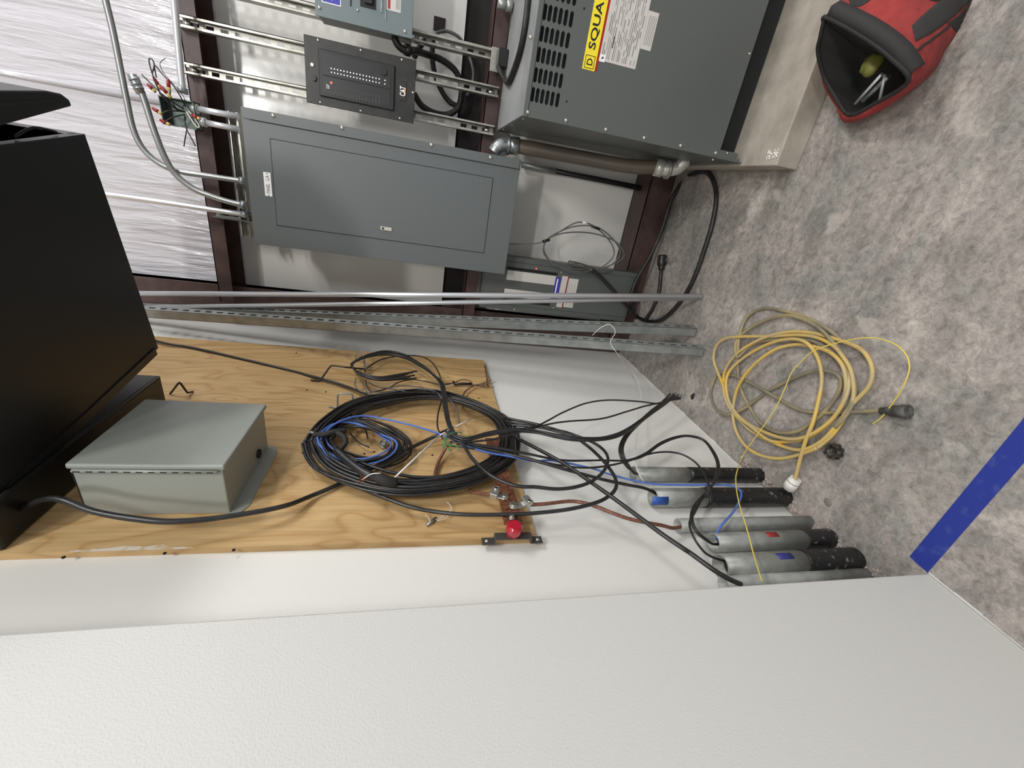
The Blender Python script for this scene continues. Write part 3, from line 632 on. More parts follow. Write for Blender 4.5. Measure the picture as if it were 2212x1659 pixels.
r_ = emt(cb(ZZ, [(1155, 660), (1230, 850), (1310, 1100), (1400, 1330), (1500, 1490), (1650, 1610), (1800, 1672), (1950, 1720), (2100, 1755)], YE - .01), .0118, 'bent metal tube with an open coupling at its upper end', ('end',))
cp = cb(ZZ, [(1125, 640), (1205, 800)], YE - .01); MB().pipe(cp[1], cp[0], .0155, .011).build('coupling', M_GALV, r_)
for t in (.25, .5, .72): q = cp[0].lerp(cp[1], t); d_ = (cp[1] - cp[0]).normalized(); MB().cyl(q - d_ * .003, q + d_ * .003, .0175, 16).build('coupling_ring', M_GALV, r_)
emt(cb(ZY, [(400, 85), (890, 155), (1200, 197), (1750, 280), (2110, 332)], YE), .0105, 'straight bright metal tube running straight up from the big panel', ('end',), M_EMT, sm=2)
emt(cb(ZZ, [(1440, -200), (1485, 0), (1508, 250), (1535, 550), (1562, 800)], YE), .0118, 'metal tube running sideways into the open junction box', ('end',), M_EMT, 'tubes joined to the open junction box', sm=3)
j = thing('junction_box', 'open square metal junction box bristling with wires and wire nuts', 'electrical box', (.06, 2.18, 2.2))
jx0, jx1, jz0, jz1 = rectB(2.13, [(341, 205), (414.5, 219), (425, 280), (349, 269)])
g = MB().box(jx0, jx1, 2.185, 2.19, jz0, jz1)
for a in ((jx0, jx0 + .003, jz0, jz1), (jx1 - .003, jx1, jz0, jz1), (jx0, jx1, jz0, jz0 + .003), (jx0, jx1, jz1 - .003, jz1)): g.box(a[0], a[1], 2.135, 2.19, a[2], a[3])
g.build('box', mat('green_grey_metal', s2l(92, 104, 98), .45, .4), j)
def c0(pts, y=None): return [B(300 + a[0] / 8.73, 110 + a[1] / 8.73, a[2] if len(a) > 2 else y) for a in pts]
wires = [[(850, 1100, 2.16), (700, 1000, 2.10), (420, 800, 2.07), (250, 640, 2.07), (50, 440, 2.07)], [(870, 1150, 2.16), (650, 1050, 2.10), (400, 780, 2.08), (260, 450, 2.08), (190, 180, 2.08), (240, 150, 2.08), (290, 260, 2.08), (250, 430, 2.08)],
         [(880, 1050, 2.16), (760, 820, 2.10), (620, 620, 2.09), (460, 460, 2.09), (340, 310, 2.09), (290, 280, 2.09), (330, 500, 2.08)], [(860, 1150, 2.16), (700, 1100, 2.10), (480, 900, 2.08), (380, 790, 2.08)],
         [(860, 1200, 2.16), (870, 1320, 2.09), (900, 1470, 2.08), (870, 1660, 2.08), (850, 1800, 2.09)], [(880, 1250, 2.16), (880, 1420, 2.09), (960, 1590, 2.08), (1020, 1700, 2.08), (1070, 1800, 2.08)], [(840, 1150, 2.16), (700, 1080, 2.12), (600, 880, 2.10), (590, 760, 2.09)],
         [(850, 1200, 2.15), (640, 1250, 2.11), (500, 1330, 2.1)], [(840, 1140, 2.15), (560, 1130, 2.11), (440, 1180, 2.1)], [(820, 1080, 2.14), (860, 900, 2.10), (660, 640, 2.10), (470, 420, 2.1), (400, 260, 2.1), (430, 190, 2.1), (500, 140, 2.1)]]
for i, w_ in enumerate(wires): MB().tube(c0(w_), .0022 if i < 9 else .0012, 6, 5).build('wire', M_CABLE, j)
for i, a in enumerate(([(900, 1150, 2.1), (980, 1280, 2.09), (1080, 1420, 2.08), (1140, 1430, 2.08), (1060, 1280, 2.09), (940, 1130, 2.1)],)): MB().tube(c0(a), .002, 6, 5).build('clear_wire', M_WSTR, j)
for (u, v, u2, v2) in ((160, 620, 260, 720), (270, 490, 360, 640), (390, 640, 530, 800), (545, 530, 565, 680), (250, 1075, 370, 1150), (395, 1300, 520, 1360), (990, 1200, 1100, 1260)):
    q = c0([(u, v), (u2, v2)], 2.085); wn = MB().tube([q[0], q[1]], [.004, .007], 8, 1).tube([q[0].lerp(q[1], .3), q[1]], .0065, 8, 1).build('wire_nut', M_WNR, j)
    MB().tube([q[1], q[1] + (q[1] - q[0]) * .55], .0058, 8, 1).build('wire_nut_skirt', M_WNY, wn)
for (a, c, lab) in (((1000, 1075), (1870, 1235), 'short bright tube from the junction box to the big panel, nearer the breaker panel'), ((1160, 1330), (1890, 1480), 'short bright tube from the junction box to the big panel, nearer the plywood wall')):
    q = c0([a, c], YE + .01); emt([q[0], q[1]], .0115, lab, ('start',), M_EMT, 'tubes joined to the open junction box', 'conduit_nipple', 1)
g = MB()
for (u, v) in ((2060, 150), (1990, 1400 / 1.)): pass
# strut strap bolts and a bright lug on the channel ends
# ------------------------------------------------------------------ conductors behind the slotted channels
def c8(pts, y=None): return [B(840 + a[0] / 5.531, a[1] / 5.531, a[2] if len(a) > 2 else y) for a in pts]
FG = 'thick dark cables looping behind the slotted channels'
rt = thing('flexible_conduit', 'thick dark cable curling out below the small breaker panel', 'cable', c8([(60, 450, 2.2)])[0], FG)
MB().tube(c8([(60, 440, 2.17), (110, 540, 2.17), (200, 605, 2.18), (300, 605, 2.2), (450, 650, 2.3), (620, 710, 2.34), (780, 830, 2.36), (855, 980, 2.37), (865, 1130, 2.37), (820, 1290, 2.37), (700, 1370, 2.37), (540, 1350, 2.36), (390, 1260, 2.36), (300, 1120, 2.36)]), .0135, 10).build('cable', M_RUBBER, rt)
MB().tube(c8([(190, 590, 2.18), (250, 610, 2.19)]), .021, 10, 1).build('fitting', M_BLACK2, rt)
cable('flexible_cable', c8([(460, 430, 2.34), (380, 540, 2.33), (300, 680, 2.31)]), .013, M_RUBBER, 'short stretch of thick dark cable above the alarm panel corner', group=FG)
cable('flexible_cable', c8([(530, 400, 2.42), (520, 560, 2.42), (525, 760, 2.42), (570, 950, 2.42), (650, 1120, 2.42), (730, 1220, 2.42), (800, 1260, 2.42)]), .012, M_RUBBER, 'dark cable dropping from the square hole behind the channels', group=FG)
cable('flexible_cable', c8([(560, 400, 2.40), (680, 370, 2.40), (820, 430, 2.40), (900, 540, 2.41), (980, 730, 2.41), (1010, 880, 2.41), (990, 1010, 2.41), (930, 1150, 2.41)]), .007, M_GREYCAB, 'thinner grey brown cable arching in front of the dark gap', group=FG)
a_, b_ = c8([(680, 225), (530, 360)], YL); tag(MB().box(min(a_.x, b_.x), max(a_.x, b_.x), YL - .003, YL, min(a_.z, b_.z), max(a_.z, b_.z)).build('wall_cutout', M_DBROWN), 'square dark hole cut in the white liner above the cables', 'hole')
# plug and cord on the channel end, cord over the cabinet
pr = thing('power_cord', 'black cord drooping over the cabinet top to a small black box', 'cord', (.36, 2.15, 1.0))
TZ = .989
q = c8([(1350, 690, 2.19)])[0]
MB().box(q.x - .036, q.x + .028, 2.16, 2.205, q.z - .022, q.z + .022).build('outlet_box', M_BLACK2, pr, bevel=.003)
MB().box(q.x - .05, q.x + .035, 2.21, 2.224, q.z, q.z + .045).build('bracket', M_STRUT, pr)
def zt(u, v, z): return G(840 + u / 5.531, v / 5.531, z)
MB().tube([c8([(1310, 790, 2.17)])[0], c8([(1330, 860, 2.12)])[0], zt(1385, 955, TZ + .012), zt(1430, 975, TZ + .011), zt(1500, 820, TZ + .011), zt(1570, 600, TZ + .011), zt(1620, 350, TZ + .011), zt(1650, 120, TZ + .011), zt(1668, -60, TZ + .011)], .0105, 9).build('cord', M_RUBBER, pr)
q = c8([(1390, 60, 2.2)])[0]; cc_ = thing('conduit_connector', 'bright metal cable connector on the channel end above the cabinet', 'connector', q)
MB().tube([q + Z * .03 - X * .0, q - Z * .005], .017, 12, 1).tube([q - Z * .005, q - Z * .03], .021, 12, 1).build('body', M_GALVD, cc_)
# ------------------------------------------------------------------ big flexible conduit between panel and cabinet
lf = thing('flexible_conduit', 'fat sagging grey brown conduit joining big panel and transformer cabinet', 'conduit', (.15, 2.0, .6))
def cG(u, v, y): return B(1000 + u / 3.95, v / 3.95, y)
T0 = cG(470, 1248, 2.14); T1 = cG(1650, 1425, 1.97)
MB().tube([T0, cG(700, 1290, 2.11), cG(1000, 1345, 2.07), cG(1300, 1400, 2.02), cG(1500, 1425, 1.99), T1], .030, 20, 8).build('tube', M_LFMC, lf)
E0 = [cG(480, 1250, 2.14), cG(400, 1235, 2.145), cG(330, 1235, 2.147), cG(290, 1262, 2.148), cG(262, 1300, 2.15)]
el = MB().tube(E0[:], .029, 18, 5).build('elbow', M_GALV, lf)
MB().tube([cG(478, 1250, 2.14), cG(385, 1238, 2.145)], .036, 18, 1).build('collar', M_GALV, el)
MB().tube([cG(395, 1238, 2.145), cG(375, 1236, 2.145)], .041, 8, 1).build('locknut', M_GALV, el)
E1 = [T1, cG(1740, 1445, 1.95), cG(1830, 1430, 1.94), cG(1880, 1385, 1.93), Vector((tx0_ := .226, 1.93, cG(1900, 1370, 1.93).z))]
el = MB().tube(E1, .030, 18, 5).build('elbow', M_CAST, lf)
MB().tube([cG(1640, 1425, 1.97), cG(1710, 1440, 1.955)], .037, 18, 1).build('collar', M_CAST, el)
MB().tube([cG(1735, 1445, 1.95), cG(1758, 1447, 1.949)], .040, 18, 1).build('ring', M_GALVD, el)
dk = thing('dark_conduit', 'thin dark conduit running down the liner beside the fat sagging one', 'conduit', cG(1760, 1650, 2.36))
MB().tube([cG(500, 1405, 2.40), cG(1100, 1520, 2.40), cG(1760, 1655, 2.36)], .014, 12, 1).build('tube', M_BLACK2, dk)
MB().tube([cG(500, 1405, 2.40), cG(790, 1462, 2.40)], .0155, 12, 1).build('sleeve', M_GALVD, dk)
# ------------------------------------------------------------------ thin grey coil on the liner
def c7(pts, y=None): return [B(1000 + a[0] / 3.95, 380 + a[1] / 3.95, a[2] if len(a) > 2 else y) for a in pts]
co_ = thing('cable_coil', 'loose coil of thin grey cable hanging over the white liner below the big panel', 'cable', c7([(1030, 600, 2.17)])[0])
MB().tube(c7([(380, 580, 2.16), (550, 580, 2.16), (660, 570, 2.15), (740, 530, 2.15), (900, 430, 2.15), (1000, 395, 2.15), (1120, 430, 2.15), (1240, 540, 2.15), (1290, 640, 2.15), (1260, 720, 2.15), (1150, 795, 2.15), (1000, 820, 2.15), (850, 790, 2.15), (740, 720, 2.15), (690, 620, 2.15), (720, 540, 2.15), (860, 460, 2.15), (1000, 425, 2.15), (1150, 440, 2.15), (1280, 540, 2.15), (1340, 640, 2.15), (1310, 720, 2.15), (1200, 790, 2.15), (1000, 800, 2.15), (800, 770, 2.15), (700, 680, 2.15), (690, 600, 2.15), (740, 530, 2.15), (850, 490, 2.15), (1000, 480, 2.15), (1150, 500, 2.15), (1300, 560, 2.15), (1375, 660, 2.15), (1330, 730, 2.15), (1180, 790, 2.15)]), .0034, M_GREYCAB and 6).build('cable', M_GREYCAB, co_)
MB().tube(c7([(680, 560, 2.148), (740, 545, 2.148)]), .007, 8, 1).build('tie', M_BLACK2, co_)
MB().tube(c7([(1020, 395, 2.148), (1060, 402, 2.148)]), .0055, 8, 1).build('white_tag', M_WHITE, co_)
MB().tube(c7([(1095, 430, 2.148), (1165, 455, 2.148)]), .0055, 8, 1).build('black_clip', M_BLACK2, co_)
# ------------------------------------------------------------------ heavy black cable and plug cord
def cf(u, v, z=.011): return G(1000 + u / 3.95, 380 + v / 3.95, z)
hv = thing('heavy_black_cable', 'heavy black cable rising from the floor loop to a cut brown end', 'cable', (-.3, 2.1, 0))
MB().tube([c7([(900, 740, 2.15)])[0], c7([(1010, 765, 2.14)])[0], c7([(1100, 800, 2.14)])[0]], .0125, 10).build('cut_end', M_DIRT, hv)
MB().tube([c7([(1090, 795, 2.14)])[0], c7([(1170, 860, 2.14)])[0], c7([(1300, 1000, 2.13)])[0], c7([(1390, 1100, 2.12)])[0], cf(1480, 1195), cf(1570, 1238), cf(1680, 1235), cf(1790, 1150), cf(1900, 1010), cf(1990, 830), cf(2070, 600), cf(2130, 400), cf(2162, 190), cf(2140, 50), cf(2095, -22), cf(2040, -38), cf(1975, -20), c7([(1900, 20, 2.2)])[0], c7([(1780, 200, 2.2)])[0], c7([(1700, 450, 2.19)])[0], c7([(1600, 680, 2.18)])[0], c7([(1490, 870, 2.17)])[0], c7([(1440, 1000, 2.16)])[0], c7([(1440, 1100, 2.15)])[0], cf(1480, 1210)], .0105, 9).build('cable', M_RUBBER, hv)
pc = thing('plug_cord', 'black cord end with a round black plug and brass blades on the floor', 'plug', cf(1690, 740, 0))
MB().tube([cf(1690, 790, .018), cf(1685, 870, .012), cf(1670, 1000, .011), cf(1620, 1130, .011), cf(1555, 1225, .02)], .0095, 9).build('cord', M_RUBBER, pc)
MB().tube([cf(1692, 800, .022), cf(1696, 740, .024), cf(1702, 680, .024)], [.016, .024, .024], 14, 4).build('plug_body', M_BLACK2, pc)
for k, (u, v) in enumerate(((1775, 685), (1780, 712), (1770, 735))): MB().tube([cf(1725, 715 + k * 6, .024), cf(u, v, .026)], .003, 6, 1).build('blade', M_STRUT, pc)
# ------------------------------------------------------------------ leaning tubes and channels
def lean(name, bot, top_px, ytop, r, label, m, channel=False, front=None, ext=.18, rad=None):
    p0 = Vector(bot); p1 = B(*top_px, ytop); p1 = p1 + (p1 - p0) * ext
    if channel: o = strut_mesh(p0, p1, front).build(name, m)
    else: o = MB().pipe(p1, p0, r, r * .88, 18).build(name, m)
    return tag(o, label, 'metal channel' if channel else 'conduit')
q = G(1516, 640, .004); lean('metal_conduit', q, (300, 634), 2.19, .0118, 'bright round metal tube leaning in the corner, nearer the grey panels', M_EMT, ext=.06)
q = G(1512, 647, .004); q.y += .02; lean('metal_conduit', q, (318, 664), 2.17, .0105, 'bright round metal tube leaning in the corner, crossing under the other tube', M_EMT, ext=.06)
def slotted(px_bot, top_px, ytop, label):
    q = G(*px_bot, .006); p1 = B(*top_px, ytop); p1 = p1 + (p1 - q) * .06
    o = strut_mesh(q, p1, (-1, .15, 0)).build('slotted_channel', M_GALVD); return tag(o, label, 'metal channel', 'slotted channels leaning in the corner')
slotted((1500, 714), (330, 668), 2.19, 'slotted steel channel leaning in the corner, nearer the round tubes')
slotted((1515, 757), (330, 674), 2.10, 'slotted steel channel leaning in the corner, nearer the plywood')
# ------------------------------------------------------------------ floor conduits against the left wall
PG = 'conduits rising from the floor against the white wall'
def stub(top, bot_x, r, d, split, label, m=M_PIPE, ri=.86, patch=None, wrap=True):
    dc = r + .004; c = A(top[0], top[1], dc); x, y, z = c
    root = thing('floor_conduit', label, 'conduit', (x, y, 0), PG)
    yb = y + d
    zs = A(split, top[1], dc).z if split else 0
    at = lambda q: Vector((x, y + (yb - y) * (1 - q / z), q))
    MB().pipe(at(max(zs - .004, 0)), at(z), r, r * ri).build('tube', m, root)
    MB().cyl(at(z - .035), at(z - .034), r * ri, 20).build('dark_throat', M_PIPEIN, root)
    if wrap: MB().tube([at(0), at(zs * .33), at(zs * .66), at(zs)], r * 1.05, 24, 5).build('black_wrap', M_COAT, root)
    if patch:
        pu, pv, du, dv, pm, pn = patch         # patch curved round the tube
        q0 = A(pu, pv, dc + r * .8); za, zb = A(pu + du, pv, dc + r * .8).z, A(pu - du, pv, dc + r * .8).z; ang = math.atan2(q0.y - y, .8 * r) if abs(q0.y - y) < r else 0
        a0 = -.55 if pv > top[1] else .0; a0 = max(-1.2, min(1.2, math.asin(max(-1, min(1, (q0.y - y) / r))))); w_ = dv / 2
        b = MB(); n = 6; vs = []; cc = at((za + zb) / 2)
        for i in range(n + 1):
            a = a0 - w_ + 2 * w_ * i / n
            for zz in (za, zb): p_ = at(zz); vs.append((p_.x + math.cos(a) * r * 1.02, p_.y + math.sin(a) * r * 1.02, zz))
        b.add(vs, [(2 * i, 2 * i + 2, 2 * i + 3, 2 * i + 1) for i in range(n)], True); ob = b.build(pn, pm, root)
        so = ob.modifiers.new('thickness', 'SOLIDIFY'); so.thickness = .0008
    return Vector((x, y, z)), r
P1, _ = stub((1368, 1024), 0, .026, .0, 1484, 'floor conduit farthest from the near wall, swallowing a fat bunch of black cables')
P2, _ = stub((1410, 1075), 0, .031, .0, 1519, 'floor conduit with a blue paint smear at its mouth', patch=(1432, 1079, 18, .9, M_BPAINT, 'blue_paint'))
P3, _ = stub((1464, 1135), 0, .021, .0, None, 'bare slim grey plastic conduit holding the copper wire', M_PVC, .8, wrap=False)
P4, _ = stub((1540, 1172), 0, .028, .0, 1740, 'floor conduit wearing a red tape square', patch=(1667, 1157, 12, .62, M_TRED, 'red_tape'))
P5, _ = stub((1556, 1223), 0, .032, .0, 1738, 'floor conduit wearing a dark blue tape square', patch=(1694, 1204, 17, .6, M_TBLU, 'blue_tape'))
P6, _ = stub((1562, 1262), 0, .020, .0, None, 'slim grey conduit nearest the projecting wall, half hidden', M_PVC, .8, wrap=False)
# ------------------------------------------------------------------ cables on the plywood
def orb(pts, r, m, label=None, name='cable', parent=None, seg=7, sm=6, **k):
    b = MB().tube(pts, r, seg, sm)
    if parent: return b.build(name, m, parent)
    return tag(b.build(name, m), label, 'cable', **k)
rnd = random.Random(11)
# the big coil: one bundle wound round and round
ctr = [(250, 930), (350, 790), (560, 640), (800, 560), (1080, 515), (1350, 525), (1600, 600), (1800, 710), (1890, 830), (1900, 960), (1850, 1080), (1680, 1190), (1430, 1265), (1100, 1300), (820, 1270), (560, 1200), (380, 1120), (290, 1030)]
def loop3(off, dep, jit, shape=ctr, cc=C2):
    base = ca(cc, [(u, v, dep) for u, v in shape]); n = len(base); cen = sum(base, Vector()) / n; out = []
    for i, p_ in enumerate(base):
        r_ = (p_ - cen); r_.x = 0; r_.normalize()
        ph = i / n * 2 * math.pi
        out.append(p_ + r_ * (off + jit[0] * math.sin(ph + jit[1]) + jit[2] * math.sin(2 * ph + jit[3])) + X * (.008 * math.sin(ph * 2 + jit[1])))
    return out
bc = thing('cable_coil', 'big round coil of black cables hung flat on the plywood', 'cable coil', ca(C2, [(1000, 900, .02)])[0])
allp = []
for t in range(17):
    lo = loop3(-.034 + .0045 * (t % 9) * 1.9 + rnd.uniform(-.004, .004), .040 + .018 * (t // 9) + rnd.uniform(0, .02) + (.012 if t % 2 else 0), (rnd.uniform(-.012, .012), rnd.uniform(0, 6), rnd.uniform(-.006, .006), rnd.uniform(0, 6)))
    MB().tube(lo + [lo[0]], rnd.choice((.0042, .0046, .005)), 7, 5, closed=False).build('cable_turn', M_CABLE, bc)
# inner smaller coil of black and blue network cable
ict = [(330, 900), (430, 800), (560, 770), (700, 800), (830, 860), (920, 920), (930, 980), (880, 1030), (780, 1070), (640, 1085), (500, 1060), (400, 1010), (340, 960)]
ic = thing('cable_coil', 'small inner coil of black cables inside the big coil', 'cable coil', ca(C2, [(600, 930, .02)])[0])
for t in range(11):
    lo = loop3(-.014 + .0062 * t + rnd.uniform(-.003, .003), .045 + rnd.uniform(0, .042), (rnd.uniform(-.008, .008), rnd.uniform(0, 6), rnd.uniform(-.004, .004), rnd.uniform(0, 6)), ict)
    MB().tube(lo + [lo[0]], .0034, 6, 5).build('cable_turn', M_CABLE, ic)
bl = thing('cable_coil', 'light blue network cable coiled inside the black coil, one end running to a floor conduit', 'cable coil', ca(C2, [(600, 900, .02)])[0])
blp = []
for t in range(2):
    lo = loop3(-.006 + .016 * t, .078 + .006 * t, (.01, 1 + t, .006, t), ict); blp.append(lo)
    MB().tube(lo + [lo[0]], .0032, 6, 5).build('cable_turn', M_BLUE, bl)
MB().tube(ca(C2, [(400, 1090, .08), (320, 1010, .085), (290, 900, .09), (400, 780, .095), (560, 715, .095), (700, 708, .085), (900, 745, .085), (1120, 800, .09), (1340, 872, .105), (1500, 950, .11), (1700, 1015, .11), (1900, 1050, .105), (2100, 1090, .10)])
    + ca(C3, [(760, 850, .09), (1080, 910, .085), (1300, 980, .085), (1600, 1045, .085), (1900, 1057, .085)]) + ca(C4, [(700, 345, .09), (860, 345, .09), (960, 355, .09), (1025, 400, .09), (1022, 470, .085), (960, 580, .08), (880, 670, .075), (830, 740, .06), (815, 800, .045)]) + [Vector((P4.x, P4.y + .008, P4.z - .03))], .0033, 7, 6).build('cable_run', M_BLUE, bl)
# straps and tape on the coils
hk = thing('cable_strap', 'black hook and loop strap holding the far left bend of the big coil', 'strap', ca(C2, [(300, 900, .03)])[0])
MB().tube(ca(C2, [(235, 905, .06), (240, 870, .085), (310, 862, .105), (400, 840, .11), (500, 830, .105)]), .0085, 6, 4).tube(ca(C2, [(250, 880, .07), (245, 930, .08), (262, 985, .07)]), .009, 6, 3).build('strap_band', M_BAGB, hk)
MB().tube(ca(C2, [(430, 850, .11), (480, 880, .11), (500, 930, .10), (450, 990, .08)]), .0085, 6, 4).build('strap_tail', M_BAGB, hk)
tp = thing('taped_cable_end', 'black taped cable end with bare copper wires inside the coil', 'cable end', ca(C2, [(800, 1250, .06)])[0])
MB().tube(ca(C2, [(420, 1000, .10), (520, 1090, .10), (640, 1180, .10), (720, 1215, .10)]), .012, 8, 4).build('cable_bundle', M_CABLE, tp)
MB().tube(ca(C2, [(700, 1225, .10), (780, 1235, .105), (850, 1262, .10), (925, 1275, .09)]), [.009, .015, .015, .014], 8, 3).build('tape_wrap', M_BAGB, tp)
for i in range(5): MB().tube(ca(C2, [(700, 1232, .105), (655 + i * 3, 1225 + i * 8, .11), (620 - i * 8 + 12 * (i % 2), 1205 + i * 18, .12)]), .0010, 5, 4).build('copper_strand', M_COPPER, tp)
MB().tube(ca(C2, [(640, 1250, .11), (720, 1200, .118), (800, 1196, .118)]), .0016, 5, 4).build('bare_wire', M_WSTR, tp)
tag(MB().tube(ca(C2, [(918, 1232, .10), (1100, 1060, .105), (1300, 872, .11)]), .0026, 6, 1).tube(ca(C2, [(1430, 800, .105), (1570, 733, .10)]), .0026, 6, 1).tube(ca(C2, [(1300, 872, .11), (1430, 800, .105)]), .0022, 6, 1).build('cable_rod', M_WPLAST), 'thin straight white rod crossing the middle of the big coil', 'rod')
gt = thing('wire_tie', 'green wire tied round the knot of cables', 'tie', ca(C2, [(1400, 920, .12)])[0])
MB().tube(ca(C2, [(1330, 985, .11), (1335, 920, .125), (1370, 870, .13), (1430, 845, .13), (1490, 848, .12)]), .0016, 6, 5).tube(ca(C2, [(1340, 910, .125), (1370, 950, .13), (1440, 960, .13), (1470, 1000, .12)]), .0016, 6, 5).tube(ca(C2, [(1360, 880, .13), (1350, 960, .13), (1400, 1000, .12), (1380, 930, .13)]), .0016, 6, 5).build('green_loop', M_GREEN, gt)
# small screws and dangling black wires inside the inner coil
bp_ = thing('anchor_bolt', 'round eye bolt screwed to the plywood inside the inner coil', 'bolt', ca(C2, [(825, 945, .018)])[0])
MB().tube(ca(C2, [(790, 945, .03), (810, 918, .03), (845, 925, .03), (850, 960, .03), (820, 975, .03)]), .003, 8, 4, closed=True).build('ring', M_GALV, bp_)
q = ca(C2, [(822, 945, .018), (822, 945, .034)]); MB().cyl(q[0], q[1], .006, 12).build('bolt_head', M_GALVD, bp_)
for pts in ([(540, 855), (590, 910), (640, 945), (700, 972)], [(640, 770), (670, 820), (690, 900)]): tag(MB().tube(ca(C2, [(u, v, .04) for u, v in pts]), .0028, 6, 4).build('wire_stub', M_CABLE), 'short stiff black wire stub ' + ('pointing down across' if pts[0][0] == 540 else 'at the upper rim of') + ' the inner coil', 'wire')
# hook coil to the upper side, and its frayed ends
hc = thing('cable_coil', 'bundle of black cables looped over a hook beside the plywood edge', 'cable coil', ca(C2, [(800, 300, .02)])[0])
for i in range(6):
    o_ = (i - 2.5) * 9; dd_ = .05 + .006 * i
    dd_ += .009 * math.sin(i * 2.2); o_ = 14 * math.sin(i * 1.9) + 4 * (i - 2.5)
    MB().tube(ca(C2, [(1110 - (i * 37) % 90, 322 + i * 12, dd_), (950, 350 + i * 9, dd_), (800, 372 + i * 6, dd_), (680, 355 + i * 5, dd_), (590, 318 + i * 3, dd_), (545 + i * 3, 270, dd_ + .01), (600 + o_ * .3, 225 + i * 2, dd_ + .01), (700 + o_ * .4, 180 + i * 4, dd_ + .01), (850 + o_ * .5, 150 + i * 7, dd_ + .01), (1000 + o_ * .6, 178 + i * 7, dd_ + .01), (1130 + o_ * .6, 250 + i * 6, dd_ + .015), (1230 + o_ * .7, 330 + i * 4, dd_ + .02), (1310 + o_, 420, dd_ + .03), (1335 + o_, 520, .105), (1350 + o_ * .9, 640, .115), (1375 + o_ * .8, 760, .12), (1420 + o_ * .7, 850, .12), (1480 + o_ * .6, 905, .115)]), .0036, 6, 6).build('cable', M_CABLE, hc)
for i, pts in enumerate(([(680, 300), (800, 225), (950, 195), (1090, 190), (1190, 215), (1270, 290), (1320, 420), (1325, 540), (1290, 680), (1285, 800), (1330, 900)], [(670, 400), (690, 470), (740, 500), (860, 470), (950, 420), (1060, 395), (1180, 410), (1290, 435), (1400, 428)],
                         [(590, 380), (580, 440), (620, 490), (700, 505), (820, 478), (950, 450), (1100, 455), (1200, 475), (1310, 490), (1380, 560), (1440, 640), (1470, 760)], [(640, 410), (670, 480), (740, 520), (900, 500), (1050, 478), (1150, 475), (1270, 500), (1340, 580)],
                         [(700, 420), (780, 460), (900, 475), (1040, 500), (1180, 485), (1300, 510)])):
    MB().tube(ca(C2, [(u, v, .045 + .01 * i + (.03 if u > 1250 else 0)) for u, v in pts]), .0024 if i else .003, 6, 6).build('loose_strand', M_GREYCAB if i in (2, 3) else M_CABLE, hc)
# black splice stub and brown frayed wires at the plywood corner
sp = thing('cable_splice', 'slim black cable splice ending in frayed brown wires at the plywood corner', 'cable splice', ca(C2, [(1500, 420, .03)])[0])
MB().tube(ca(C2, [(1420, 415, .03), (1430, 432, .03), (1580, 432, .03)]), .006, 8, 1).build('splice_body', M_BLACK2, sp)
MB().tube(ca(C2, [(1360, 440, .03), (1430, 420, .035), (1490, 396, .04), (1560, 405, .04), (1590, 440, .03), (1720, 456, .03)]), .002, 6, 5).build('black_lead', M_CABLE, sp)
MB().tube(ca(C2, [(1685, 270, .02), (1700, 350, .025), (1708, 430, .03), (1720, 456, .03)]), .0018, 6, 4).build('black_lead', M_CABLE, sp)
for i in range(8):
    a = rnd.uniform(-40, 60)
    MB().tube(ca(C2, [(1500, 530, .04), (1520, 490, .035), (1570, 450, .035), (1640, 432 + i, .035), (1700 + rnd.uniform(-10, 30), 430 + a * .5, .035), (1760 + rnd.uniform(-60, 90), 410 + a, .03)][0 if i < 3 else 3:]), .0012, 5, 4).build('brown_strand', M_CWIRE if i % 3 else M_GREYCAB, sp)
MB().tube(ca(C2, [(1500, 650, .03), (1500, 590, .035), (1515, 510, .035), (1600, 445, .035), (1690, 436, .035)]), .0028, 6, 5).build('brown_lead', M_CWIRE, sp)
# long cables coming down from the rack
q0 = Vector((-.80, .86, 2.125))
cg_ = 'black cables hanging down from the wall mounted cabinet'
orb([q0] + ca(C1, [(390, 1020, .12), (700, 1120, .10), (1000, 1172, .09), (1300, 1196, .08), (1700, 1160, .07)]) + ca(C2, [(-40, 1478, .06), (200, 1390, .035), (440, 1290, .03), (600, 1215, .03), (850, 1085, .032), (1050, 980, .035), (1260, 880, .05), (1370, 830, .09), (1440, 860, .11)]), .0062, M_CABLE, 'thick black cable sagging under the grey metal box and crossing behind the coil', group=cg_, name='hanging_cable')
orb([q0 + Y * .02] + ca(C1, [(400, 1035, .11), (700, 1132, .095), (1000, 1186, .085), (1300, 1206, .075), (1660, 1172, .068)]) + ca(C2, [(-60, 1480, .055), (200, 1398, .03)]), .0045, M_CABLE, 'thinner black cable hugging the thick sagging one under the grey metal box', group=cg_, name='hanging_cable')
orb([A(180, 690, .03), A(342, 738, .03), A(420, 752, .025)] + ca(C2, [(0, 310, .022), (150, 352, .022), (300, 390, .03), (450, 435, .03), (600, 490, .035), (760, 558, .045), (900, 600, .05)]), .0055, M_CABLE, 'straight black cable running from the cabinet past a black hook into the coil top', group=cg_, name='hanging_cable')
